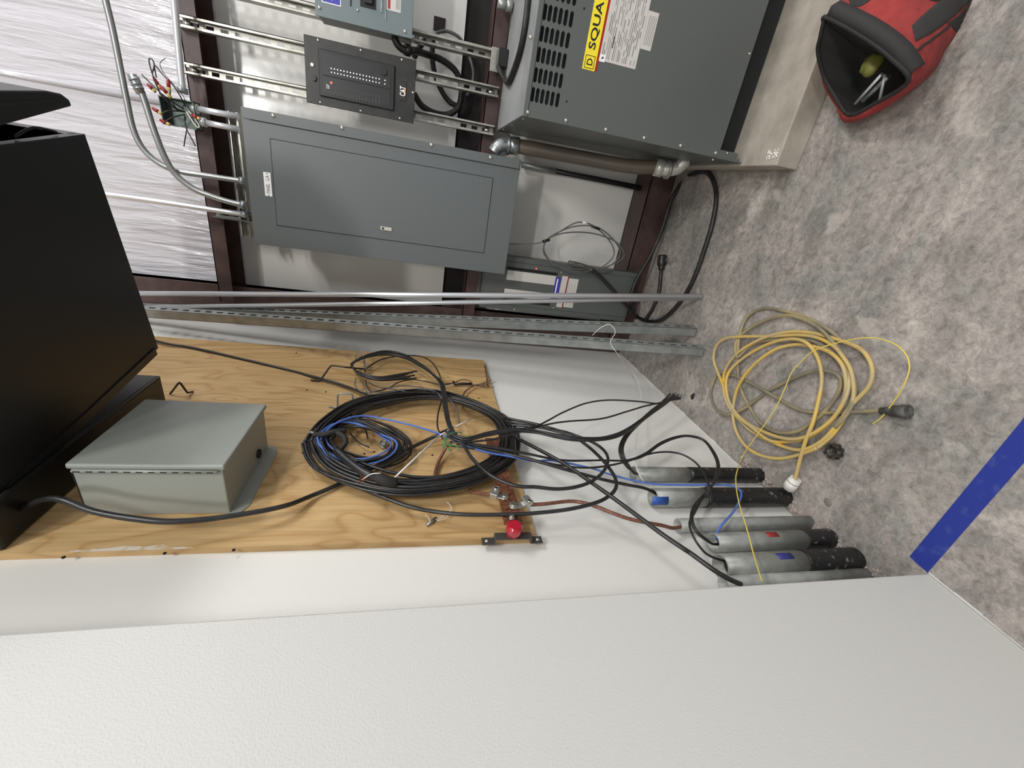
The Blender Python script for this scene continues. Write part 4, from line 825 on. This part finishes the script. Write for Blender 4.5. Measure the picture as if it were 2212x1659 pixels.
# hooks
def hook(pts, r, m, label):
    o = MB().tube(pts, r, 8, 1).build('wall_hook', m)
    for p_ in (): pass
    return tag(o, label, 'hook', 'bent metal cable hooks screwed to the plywood')
def fil(pts, k=.3):
    out = [pts[0]]
    for i in range(1, len(pts) - 1):
        a, b_, c = pts[i - 1], pts[i], pts[i + 1]; out += [b_.lerp(a, k), b_.lerp(a, k * .35).lerp(b_.lerp(c, k * .35), .5), b_.lerp(c, k)]
    return out + [pts[-1]]
hook(fil(ca(C2, [(360, 628, .022), (432, 634, .022), (432, 515, .085), (560, 515, .085), (565, 640, .022)]), .22), .0034, M_GALVD, 'bare metal square hook between the long cable and the big coil')
hook(fil(ca(C2, [(130, 935, .022), (185, 968, .022), (182, 850, .07), (215, 843, .08), (265, 885, .06)]), .22), .0036, M_GALVD, 'bare metal hook holding the big coil by its strap')
hook(fil(ca(C2, [(585, 235, .022), (588, 165, .06), (655, 175, .075), (665, 320, .05), (710, 312, .03)]), .22), .0032, M_GALVD, 'bare metal hook holding the smaller looped bundle')
hook(fil(ca(C2, [(205, 400, .022), (280, 408, .022), (375, 272, .085), (500, 290, .09), (665, 305, .06), (665, 330, .03)]), .2), .0036, M_BLACK2, 'long black zigzag hook beside the looped bundle')
hook(fil(ca(C1, [(1270, 245, .022), (1340, 155, .08), (1400, 238, .03), (1440, 228, .022)]), .15), .0034, M_BLACK2, 'small black V shaped hook above the grey metal box')
ft = thing('cable_clip', 'small clip with frayed string stuck on the plywood below the coil', 'clip', ca(C2, [(1240, 1600, .02)])[0])
MB().tube(ca(C2, [(1190, 1640, .022), (1230, 1610, .026), (1270, 1575, .022)]), .004, 8, 1).build('clip_body', M_GALV, ft)
for pts in ([(1180, 1545), (1205, 1570), (1225, 1610)], [(1360, 1435), (1400, 1480), (1395, 1530)], [(1270, 1590), (1330, 1560), (1400, 1510)], [(1280, 1600), (1350, 1580), (1390, 1530)]): MB().tube(ca(C2, [(u, v, .03) for u, v in pts]), .0011, 5, 4).build('string_strand', M_WSTR, ft)
# ------------------------------------------------------------------ cables from the coil down to the floor conduits
DG = 'black cables drooping from the coil toward the floor conduits'
def dro(pts, r, label, extra=(), m=M_CABLE): return orb(list(pts) + list(extra), r, m, label, group=DG, name='drooping_cable')
dro(ca(C3, [(-150, 600, .115), (0, 655, .12), (150, 640, .125), (300, 610, .13), (600, 560, .14), (720, 510, .145), (850, 440, .15), (1050, 360, .155), (1250, 333, .16), (1500, 345, .17), (1650, 362, .175), (1740, 345, .18), (1862, 308, .185)]), .0033, 'black cable making the highest arch toward the cut cable ends')
dro(ca(C3, [(-140, 640, .115), (0, 688, .12), (200, 675, .125), (350, 645, .13), (600, 575, .135), (750, 535, .14), (900, 514, .145), (1180, 492, .15), (1400, 430, .16), (1550, 385, .17), (1700, 350, .18), (1800, 300, .185)]), .0033, 'black cable making the second arch toward the cut cable ends')
for i in range(4):
    tw = lambda k: (13 * math.sin(i * 1.57 + k * .55), .0045 * math.cos(i * 1.57 + k * .55)); o_ = (i - 1.5) * 12
    pts_ = [(-130, 620, .115), (20, 665, .12), (200, 625, .125), (400, 590, .13), (600, 598, .135), (800, 640, .14), (960, 664, .145), (1150, 666, .15), (1300, 638, .155), (1420, 580, .16), (1530, 500, .165), (1620, 430, .17), (1720, 360, .18)]
    dro(ca(C3, [(u, v + tw(k)[0], d + tw(k)[1]) for k, (u, v, d) in enumerate(pts_)] + [(1800 + i * 18, 300 + o_ * 1.2, .185)]), .0040,
        'black cable ' + ('uppermost', 'second', 'third', 'lowest')[i] + ' of the four sagging together to the cut ends')
for i in range(3):
    o_ = (i - 1) * 14
    dro(ca(C3, [(1770 + i * 30, 280 + i * 8, .185), (1700 + o_, 360, .18), (1600 + o_, 440, .165), (1500 + o_ * .8, 530, .15), (1400 + o_, 630, .13), (1352 + o_, 730, .115), (1362 + o_, 820, .10), (1410 + o_ * .8, 900, .08), (1465, 955 + o_ * .4, .055)]), .0040, ('first', 'middle', 'last')[i] + ' of three black cables bending back from the cut ends into the farthest conduit', [Vector((P1.x + .004 * (i - 1), P1.y, P1.z - .03))])
for i in range(2):
    o_ = i * 26
    dro(ca(C3, [(300, 470 + o_, .06), (430, 500 + o_, .08), (650, 545 + o_ * .8, .09), (870, 612 + o_ * .4, .10), (980, 665, .105), (1110, 765, .11), (1230, 890, .115), (1300, 1000, .115), (1305, 1080, .115), (1250, 1150, .11), (1130, 1210, .105), (900, 1265, .095), (600, 1298, .08), (300, 1310, .07), (0, 1308, .06)][:(15 if i == 0 else 6)]) + (ca(C2, [(1250, 1520, .05), (1050, 1480, .05), (850, 1410, .05), (650, 1330, .045), (500, 1240, .04)]) if i == 0 else []), .0055 if i == 0 else .0045, ('thick black cable sweeping a wide loop past the copper bar', 'black cable leaving the coil just beside the wide looping cable')[i])
dro(ca(C2, [(1490, 900, .12), (1530, 990, .125), (1600, 1090, .13), (1740, 1215, .135), (1950, 1300, .135)]) + ca(C3, [(620, 1075, .135), (800, 1092, .135), (960, 1075, .135), (1100, 1025, .13), (1200, 940, .125), (1238, 850, .12), (1210, 770, .115), (1120, 700, .11), (1000, 650, .105), (850, 600, .10), (600, 560, .09), (400, 545, .07)]), .0052, 'black cable hanging nearest the viewer in a round loop off the knot')
for i in range(2):
    o_ = i * 16
    dro(ca(C3, [(-100, 690, .11), (40, 700 + o_ * .5, .115), (300, 738 + o_ * .6, .115), (560, 790 + o_ * .3, .11), (850, 845 + o_ * .2, .10), (1180, 846, .10), (1400, 845 + o_ * .2, .10), (1550, 790 + o_, .105), (1680, 700 + o_, .11), (1800, 650 + o_ * .8, .115), (1920, 635 + o_ * .4, .12), (2050, 668 + o_ * .6, .12), (2140 - o_, 770, .12), (2185 - o_, 880, .115), (2170 - o_, 990, .11), (2105, 1095, .10)]) + ca(C4, [(700, 440, .09), (625 + o_, 530, .085), (600 + o_, 640, .08), (640 + o_, 740, .07), (720 + o_, 810, .055), (790, 850, .04)]), .0033,
        ('black cable on the outside of the tall arch above the taped conduits', 'black cable on the inside of the tall arch above the taped conduits')[i], [Vector((P4.x - .004, P4.y - .004 * i, P4.z - .03))])
dro(ca(C3, [(-100, 720, .105), (0, 735, .11), (200, 765, .11), (450, 810, .105), (700, 865, .10), (900, 900, .10), (1080, 910, .10), (1250, 890, .10), (1420, 850, .10), (1600, 790, .10), (1750, 775, .105), (1880, 800, .11), (1990, 870, .11), (2060, 970, .105), (2100, 1090, .10)]) + ca(C4, [(690, 480, .085), (630, 590, .08), (590, 680, .075), (630, 800, .07), (700, 900, .055), (770, 955, .045)]), .0034, 'black cable making the low arch above the taped conduits', [Vector((P5.x, P5.y + .012, P5.z - .03))])
tag(MB().tube(ca(C4, [(745, 355, .11), (755, 400, .10), (730, 440, .095)]), .009, 8, 2).build('cable_tie', M_BAGB), 'black tie pinching the arched cables together over the conduits', 'tie')
dro(ca(C3, [(-50, 700, .10), (150, 740, .105), (540, 830, .11), (720, 880, .11), (900, 932, .105), (1200, 1012, .095), (1400, 1055, .08), (1560, 1088, .055)]), .0052, 'thick black cable slipping into the conduit with the blue smear', [Vector((P2.x, P2.y + .010, P2.z - .03))])
dro(ca(C3, [(330, 560, .06), (450, 650, .09), (560, 710, .105), (720, 795, .115), (900, 900, .12), (1100, 1040, .125), (1300, 1182, .13), (1500, 1330, .13), (1700, 1478, .13), (1880, 1600, .125)]) + ca(C4, [(600, 930, .12), (780, 1060, .118), (900, 1135, .114), (975, 1172, .110), (1030, 1195, .105)]), .0062, 'thickest black cable running straight down behind the near wall')
# frayed cut ends
for i in range(6): 
    q = ca(C3, [(1790 + i * 13, 285 + (i % 3) * 12, .185), (1820 + i * 13, 272 + (i % 2) * 20 + i * 4, .188)])
    tag(MB().tube([q[0], q[1]], .0022, 6, 1).build('cut_wire_end', M_GREYCAB), 'stripped grey tip among the bunched cut cable ends', 'wire', 'stripped tips of the bunched black cables')
# ------------------------------------------------------------------ copper ground bar
gb = thing('ground_bar', 'drilled copper ground bar on a red insulator with bolted lugs', 'ground bar', ca(C3, [(400, 1200, .0)])[0])
ba, bb = A(1076, 985, .062), A(1106, 1133, .062); zc = (ba.z + bb.z) / 2; hw = .026
MB().box(WA + .060, WA + .066, bb.y, ba.y + .1, zc - hw, zc + hw).build('bar', M_COPPER, gb, bevel=.001)
for i in range(4):
    for k in (-1, 1): q = Vector((WA + .0662, ba.y - .012 + i * .022 - .045, zc + k * .011)); MB().cyl(q, q + X * .0006, .0042, 12).build('bar_hole', mat('bar_hole_plywood', s2l(196, 130, 84), .6) if i + k == -1 else bpy.data.materials['bar_hole_plywood'], gb)
iq = Vector((WA + .037, bb.y - .010, zc))
MB().tube([iq + X * -.002, iq + X * .012, iq + X * .026, iq + X * .034], [.017, .022, .022, .017], 20, 3).build('red_insulator', M_RED, gb)
bk = MB(); zb0, zb1 = zc - .085, zc + .085
by = bb.y - .016
for k in (-1, 1): bk.obox((WA + .0200, by, zc + k * .066), X, Y, Z, .0015, .012, .017); bk.obox((WA + .028, by, zc + k * .049), X, Y, Z, .0095, .012, .0015)
bk.obox((WA + .0365, by, zc), X, Y, Z, .0015, .012, .050)
bk.build('mounting_bracket', M_GALVDK, gb, bevel=.001)
for k in (-1, 1): b = MB(); b.ball((WA + .0225, by, zc + k * .070), .0055, (.5, 1, 1)); b.build('bracket_screw', M_SCREW, gb)
for (u, v, r_) in ((355, 1162, .010), (432, 1238, .012), (415, 1340, .007)):
    q = ca(C3, [(u, v, .067)])[0]; MB().tube([q, q + X * .004], r_ * 1.2, 18, 1).build('washer', M_ALU, gb); bt = MB().tube([q + X * .004, q + X * .010], r_ * .85, 6, 1); bt.build('bolt', M_SCREW, gb)
for (u0, v0, u1, v1) in ((270, 1140, 360, 1170), (545, 1210, 440, 1245)):
    q0, q1 = ca(C3, [(u0, v0, .070), (u1, v1, .069)]); dl = (q1 - q0).normalized(); sd = X.cross(dl)
    lg = MB().obox(q0 + X * .005, dl, sd, X, .011, .016, .009).obox((q0 + q1) / 2, dl, sd, X, (q1 - q0).length / 2, .009, .002).build('lug', M_ALU, gb, bevel=.0015)
    t_ = q0 + sd * (.010 if u0 < 300 else .010) + X * .014; MB().tube([t_, t_ + X * .004], .0058, 12, 1).build('lug_screw', M_LINE, lg); MB().pipe(t_, t_ + X * .0052, .0072, .0056, 14).build('lug_rim', M_SCREW, lg)
CGp = 'stranded copper ground wires'
orb(ca(C3, [(580, 1225, .072), (700, 1218, .073), (900, 1196, .07), (1010, 1205, .075), (1120, 1235, .08), (1260, 1290, .085), (1400, 1340, .085), (1550, 1375, .08), (1700, 1402, .06), (1800, 1425, .04)]) + [Vector((P3.x, P3.y, P3.z - .03))], .0055, M_CWIRE, 'stranded copper wire from the copper bar into the slim plastic conduit', name='copper_wire', group=CGp)
orb(ca(C3, [(250, 1145, .072), (180, 1130, .06), (60, 1108, .035)]) + ca(C2, [(1480, 1270, .03), (1350, 1260, .03), (1270, 1235, .03), (1275, 1150, .03), (1310, 1060, .035), (1360, 970, .06), (1400, 930, .10)]), .0055, M_CWIRE, 'stranded copper wire rising from the copper bar behind the coil to the knot', name='copper_wire', group=CGp)
# ------------------------------------------------------------------ yellow extension cord
yc = thing('extension_cord', 'dusty yellow extension cord coiled loosely on the concrete floor', 'cord', cg(C5, [(800, 800)])[0])
YP_ = [(860, 1560), (900, 1400), (950, 1230), (1010, 1080), (1050, 930), (1085, 750), (1080, 620), (1040, 500), (960, 400), (850, 365), (700, 385), (550, 445), (400, 540), (300, 640), (270, 740), (290, 880), (350, 990), (450, 1080), (600, 1160), (760, 1212), (900, 1212), (1050, 1150), (1200, 1020), (1285, 850), (1290, 690), (1250, 570), (1150, 475), (1000, 425), (860, 412), (700, 450), (560, 540), (450, 650), (370, 780), (335, 920), (332, 1050), (370, 1180), (450, 1290), (570, 1360), (720, 1385), (870, 1360), (1050, 1295), (1180, 1180), (1300, 1000), (1358, 850), (1340, 650), (1270, 520), (1180, 420), (1050, 355), (880, 332), (650, 342), (400, 345), (260, 362), (185, 430), (165, 540), (200, 650), (245, 760), (260, 850), (300, 950), (380, 1050), (500, 1160), (700, 1260), (900, 1312), (1080, 1240), (1230, 1080), (1350, 920), (1480, 780), (1518, 660), (1490, 540), (1400, 440), (1200, 362), (1000, 312), (800, 305), (600, 352), (400, 460), (290, 580), (250, 700), (275, 850), (340, 1000), (480, 1110), (640, 1230), (800, 1240), (950, 1215), (1120, 1110), (1240, 960), (1310, 800), (1300, 640), (1200, 500)]
YD = [(1200, 500), (1050, 400), (900, 370), (600, 380), (460, 440), (370, 520), (350, 420), (400, 330), (560, 225), (750, 165), (900, 185), (1050, 262), (1180, 390), (1300, 560), (1370, 760), (1330, 960), (1200, 1120)]
YD2 = [(1250, 370), (1150, 290), (1000, 200), (820, 140), (600, 102), (460, 165), (395, 290), (372, 450), (372, 640), (400, 800), (480, 960), (560, 1080), (700, 1160), (870, 1155), (1020, 1065), (1150, 940), (1238, 800), (1240, 690), (1140, 637), (1000, 642), (800, 722), (600, 830), (420, 960), (280, 1010), (180, 955), (138, 840), (165, 720), (220, 655), (320, 670), (500, 750), (700, 865), (900, 970), (1100, 995), (1300, 990), (1600, 975)]
def ycord(pts, base, m, nm):
    out = []
    for i, (u, v) in enumerate(pts):
        z = base + .010 * (1 + math.sin(i * 1.13 + base * 300)) * .7 + .0065
        out.append(cg(C5, [(u, v, z)])[0])
    return MB().tube(out, .0062, 9, 6).build(nm, m, yc)
M_YDIRT = mat('grimy_yellow_jacket', s2l(160, 146, 108), .5, var=(6, s2l(122, 116, 100), .4, .6))
ycord(YD2, .0, M_YDIRT, 'grimy_turns'); ycord(YD, .006, M_YDIRT, 'grimy_turns'); ycord(YP_[40:], .008, M_YEL, 'yellow_turns'); ycord(YP_[:41], .016, M_YEL, 'yellow_turns')
pa, pb_ = cg(C5, [(865, 1560, .02), (800, 1640, .022)])
dl = (pb_ - pa).normalized()
MB().tube([pa - dl * .002, pa + dl * .012, pa + dl * .0125, pa + dl * .045], [.018, .018, .0205, .0205], 20, 1).build('white_plug', M_WPLAST, yc)
MB().tube([pa + dl * .013, pa + dl * .015], .0208, 20, 1).build('plug_groove', M_LINE, yc)
for k in (-1, 0, 1): s_ = dl.cross(Z) * .007 * k + pa + dl * .044; MB().tube([s_, s_ + dl * .014], .0018, 6, 1).build('blade', M_STRUT, yc)
ra, rb = cg(C5, [(1590, 978, .018), (1830, 985, .018)])
MB().tube([ra, ra.lerp(rb, .35), ra.lerp(rb, .4), ra.lerp(rb, .75), ra.lerp(rb, .78), rb], [.010, .013, .017, .017, .019, .019], 14, 1).build('grey_connector', M_DIRT, yc)
# ------------------------------------------------------------------ strings
S5 = [(1520, 1090, .006), (1600, 1030, .02), (1700, 900, .04), (1790, 750, .06), (1835, 600, .07), (1785, 470, .07), (1650, 382, .065), (1450, 355, .06), (1200, 402, .055), (1010, 470, .055), (900, 570, .05), (830, 650, .05), (770, 790, .05), (690, 960, .05), (560, 1150, .05), (450, 1300, .05), (400, 1390, .05)]
ys_ = cg(C5, S5); ys_ += ca(C4, [(1005, 200, .10), (985, 300, .10), (1008, 480, .10), (1080, 720, .10), (1140, 950, .10), (1180, 1080, .105), (1208, 1165, .108)])
tag(MB().tube(ys_, .0018, 6, 7).build('pull_string', M_YSTR), 'thin bright yellow string curling over the cord coil and past the conduits', 'string')
w1 = [B(1000 + u / 3.95, 380 + v / 3.95, Yq) for u, v, Yq in [(1105, 1360, 1.72), (1180, 1292, 1.70), (1255, 1270, 1.68), (1300, 1335, 1.66), (1258, 1420, 1.64), (1320, 1520, 1.60)]]
tag(MB().tube(w1 + [G(1000 + 1420 / 3.95, 380 + 1660 / 3.95, .10)] + ca(C3, [(1450, 100, .12), (1505, 215, .10), (1520, 330, .08), (1490, 450, .08), (1488, 600, .09), (1470, 780, .09), (1480, 900, .095), (1530, 1010, .08), (1590, 1075, .05)]) + [Vector((P2.x, P2.y + .014, P2.z - .02))], .0015, 6, 6).build('pull_string', M_WSTR), 'thin white string drooping from the leaning channels into a floor conduit', 'string')
# ------------------------------------------------------------------ floor tape and crumbs
q = [G(1964.6, 1202.5, .0006), G(2004, 1237, .0006), G(2212, 1000, .0006), G(2212, 903, .0006)]
d_ = ((q[3] - q[0]) + (q[2] - q[1])).normalized()
tag(MB().prism([q[0], q[1], q[1] + d_ * 1.6, q[0] + d_ * 1.6], Z * .0006).build('floor_tape', M_FTAPE), 'strip of dark blue masking tape across the floor from the wall corner', 'tape')
def lump(name, px, r, m, label, cat, sc=(1, 1, .7), seed=1, n=14):
    b = MB(); c = G(px[0], px[1], r * sc[2] * .8); b.ball(c, r, sc, n, 9); rg = random.Random(seed)
    for i, v in enumerate(b.v): d = v - c; b.v[i] = c + d * (1 + .35 * noise.noise(d * (3.2 / r) + Vector((seed, 0, 0)))); b.v[i].z = max(b.v[i].z, .0005)
    return tag(b.build(name, m), label, cat)
nk = thing('conduit_bushing', 'small grimy metal bushing lying on the floor near the yellow cord', 'metal fitting', G(1807, 975, 0))
q = G(1807, 975, .004); MB().pipe(q, q + Z * .018, .021, .014, 16).build('ring', mat('grimy_metal', s2l(96, 90, 80), .5, .4, var=(90, s2l(40, 38, 36), .4, .6)), nk)
for i in range(8): a = i * math.pi / 4; p_ = q + Vector((math.cos(a) * .021, math.sin(a) * .021, .012)); MB().obox(p_, Vector((math.cos(a), math.sin(a), 0)), Vector((-math.sin(a), math.cos(a), 0)), Z, .004, .004, .012).build('lobe', bpy.data.materials['grimy_metal'], nk)
lump('cable_scrap', (1496, 856), .013, M_BLACK2, 'small black scrap lying beside the wall under the cut cable ends', 'scrap', (1.3, .6, .5), 4)
lump('floor_stub', (1788, 1085), .012, mat('stub_grey', s2l(128, 122, 116), .7), 'small round grey stub in the floor beside the white plug', 'stub', (1, 1, .18), 9)
b = MB(); rg = random.Random(21)
for i in range(420):
    y_ = rg.uniform(.52, 1.16); x_ = WA + abs(rg.gauss(0, .03)) + .008; r_ = rg.uniform(.0015, .008) * (1.2 if x_ < WA + .04 else .6)
    n0 = len(b.v); b.ball((x_, y_, r_ * .35), r_, (1, rg.uniform(.6, 1.3), .6), 5, 3)
    for k in range(n0, len(b.v)): b.v[k] += Vector((rg.uniform(-1, 1), rg.uniform(-1, 1), rg.uniform(-.4, .4))) * r_ * .3
b.sm = [False] * len(b.sm)
tag(b.build('concrete_crumbs', mat('crumbled_concrete', s2l(168, 156, 148), .8)), 'crumbled concrete and plaster bits round the feet of the conduits', 'rubble', kind='stuff')
b = MB(); rg = random.Random(8)
for i in range(60):
    q = G(1700 + rg.gauss(0, 7), 354 + rg.gauss(0, 5), 0); r_ = rg.uniform(.002, .005); q = Vector((q.x * 0 + .235 + rg.uniform(0, .03), 1.475 + rg.uniform(0, .05), .094)); b.ball(q, r_, (1, 1, .7), 5, 3)
tag(b.build('foam_crumbs', M_WPLAST), 'white crumbs heaped at the corner of the pale concrete pad', 'rubble', kind='stuff')
# ------------------------------------------------------------------ red tool bag
bag = thing('tool_bag', 'red and black canvas tool bag gaping open on the floor beside the concrete pad', 'bag', (.5, 1.25, 0))
def bp3(px, py, z): return G(px, py, z)
base = [G(1855, 230, 0), G(1925, 205, 0), G(2000, 150, 0), G(2050, 95, 0), G(2085, 30, 0), G(2105, -50, 0), Vector((.78, 1.30, 0)), Vector((.72, 1.40, 0)), Vector((.58, 1.42, 0)), Vector((.47, 1.37, 0)), Vector((.41, 1.33, 0))]
mouth = [G(1836, 248, .075), G(1893, 222, .095), G(1962, 176, .14), G(1930, 130, .185), G(1868, 82, .23), G(1786, 38, .26), G(1779, 50, .25), G(1772, 80, .23), G(1767, 112, .20), G(1780, 165, .14), G(1806, 212, .10)]
# main hull: from base ring up to mouth ring
n = 11; R0 = base; cb_ = sum(base, Vector()) / n; cm_ = sum(mouth, Vector()) / n
rings = []
for k in range(9):
    t = k / 8; e_ = math.sin(t * math.pi) * .035; ring = []
    for i in range(n):
        p_ = base[i].lerp(mouth[i], t); dv = p_ - cb_.lerp(cm_, t); dv.z = 0
        if dv.length > 1e-5: p_ = p_ + dv.normalized() * e_ * (1 + .4 * noise.noise(p_ * 14))
        if 0 < k < 8: p_ = p_ + dv.normalized() * .022 * noise.noise(p_ * 11 + Vector((3, 1, 0))) + Vector((0, 0, .010 * noise.noise(p_ * 17)))
        ring.append(p_)
    rings.append(crom(ring, 5, True)[:-1])
m_ = len(rings[0]); vs = [v for r_ in rings for v in r_]; vs = [Vector((v.x, v.y, max(v.z, .001))) for v in vs]
fs = [(k * m_ + i, k * m_ + (i + 1) % m_, (k + 1) * m_ + (i + 1) % m_, (k + 1) * m_ + i) for k in range(8) for i in range(m_)]
rings_v = list(vs); fs_hull = list(fs)
b = MB(); b.add(vs, fs, True); b.f.append(list(range(m_))); b.sm.append(False)
hull = b.build('canvas_shell', M_BAGR, bag); so = hull.modifiers.new('thickness', 'SOLIDIFY'); so.thickness = .003; so.offset = 1
rim = rings[-1]
# black inner lining following the mouth inward
vs = []; K_ = 6
for k in range(K_):
    t = k / (K_ - 1)
    for v in rim: q_ = v.lerp(cm_, t * .45); vs.append(Vector((q_.x, q_.y + .02 * t, max(q_.z - .13 * t - .002, .012))))
fs = [(k * m_ + i, k * m_ + (i + 1) % m_, (k + 1) * m_ + (i + 1) % m_, (k + 1) * m_ + i) for k in range(K_ - 1) for i in range(m_)]
b = MB(); b.add(vs, fs, True); b.f.append([(K_ - 1) * m_ + i for i in range(m_)]); b.sm.append(True); b.build('black_lining', M_BAGB, bag)
MB().tube(rim, .0055, 8, 1, closed=True).tube([rim[-1], rim[0]], .0055, 8, 1).build('rim_binding', M_BAGB, bag)
# wide zipper flap on the camera side of the mouth
fl = [mouth[2], mouth[3], mouth[4], mouth[5]]; fl2 = crom(fl, 6)
vs = []
for v in fl2: vs += [v + Z * .004, v + Vector((.020, -.012, .010)), v + Vector((.034, -.018, -.006))]
b = MB(); b.add(vs, [(3 * i + j_, 3 * i + 3 + j_, 3 * i + 4 + j_, 3 * i + 1 + j_) for i in range(len(fl2) - 1) for j_ in (0, 1)], True)
o = b.build('zipper_flap', M_BAGG, bag); so = o.modifiers.new('thickness', 'SOLIDIFY'); so.thickness = .006
# straps, pocket and piping sewn on the shell
from mathutils.bvhtree import BVHTree
bvh = BVHTree.FromPolygons([tuple(v) for v in rings_v], fs_hull)
def sewn(poly_a, poly_b, name, m, off=.004, th=.003, n=14):
    pa_ = crom([Vector((a[0], a[1], 0)) for a in poly_a], n) if len(poly_a) > 1 else []; pb2 = crom([Vector((a[0], a[1], 0)) for a in poly_b], n)
    L_ = min(len(pa_), len(pb2)); vs = []; W_ = 6; ok = []
    for i in range(L_):
        for j_ in range(W_ + 1):
            p_ = pa_[i].lerp(pb2[i], j_ / W_); d_ = ray(1500 + p_.x / 3.107, p_.y / 3.107).normalized(); h_ = bvh.ray_cast(Vector((0, 0, CAMH)), d_)
            ok.append(h_[0] is not None); vs.append(h_[0] + (h_[1] if h_[1].dot(d_) < 0 else -h_[1]) * off if h_[0] is not None else Vector((0, 0, 0)))
    fc = [(i * (W_ + 1) + j_, i * (W_ + 1) + j_ + 1, (i + 1) * (W_ + 1) + j_ + 1, (i + 1) * (W_ + 1) + j_) for i in range(L_ - 1) for j_ in range(W_)]
    fc = [f for f in fc if all(ok[k] for k in f) and max((vs[f[0]] - vs[f[2]]).length, (vs[f[1]] - vs[f[3]]).length) < .06]
    used = sorted({k for f in fc for k in f}); mp_ = {k: i for i, k in enumerate(used)}
    if not fc: return
    b = MB(); b.add([vs[k] for k in used], [tuple(mp_[k] for k in f) for f in fc], True)
    o = b.build(name, m, bag); so = o.modifiers.new('thickness', 'SOLIDIFY'); so.thickness = th; return o
sewn([(1455, 180), (1570, 70), (1690, -20), (1800, -120)], [(1480, 285), (1620, 205), (1760, 90), (1880, -40)], 'webbing_strap', M_BAGG)
sewn([(1500, -10), (1580, 10), (1660, 10), (1720, -60)], [(1520, -100), (1580, -90), (1660, -90), (1720, -140)], 'pocket', M_BAGB)
sewn([(1405, 398), (1560, 280), (1700, 170), (1850, 20)], [(1415, 410), (1568, 292), (1708, 182), (1860, 32)], 'piping', M_BAGB, .005)
sewn([(1690, 160), (1760, 110), (1830, 30), (1860, -60)], [(1750, 215), (1800, 150), (1870, 70), (1900, -20)], 'corner_patch', M_BAGB)
sewn([(1030, -20), (1100, -10), (1160, -20)], [(1050, 45), (1110, 50), (1180, 10)], 'dark_fold', M_BAGB)
def tool(name, p0, p1, r, m, label, cat): return tag(MB().tube([p0, p1], r, 10, 1).build(name, m), label, cat)
tg_ = 'tools poking out of the bag'
tool('screwdriver', CB_(1080, 695, .10) if False else G(1848, 224, .085), G(1905, 160, .12), .0045, M_EMT, 'long bright steel shaft lying in the mouth of the bag', 'tool')
tool('wrench', G(1865, 218, .09), G(1920, 165, .12), .006, M_GALV, 'thicker bright metal tool beside the long shaft in the bag', 'tool')
tool('marker', G(1900, 218, .10), G(1912, 160, .125), .004, M_GALVD, 'short grey rod tool near the rim of the bag', 'tool')
q = G(1885, 138, .135); b = MB(); b.ball(q, .024, (1.2, 1, .8), 12, 8)
for i, v in enumerate(b.v): b.v[i] = q + (v - q) * (1 + .4 * noise.noise((v - q) * 60))
tag(b.build('glove', M_YGREEN), 'crumpled yellow green thing tucked inside the bag', 'glove')
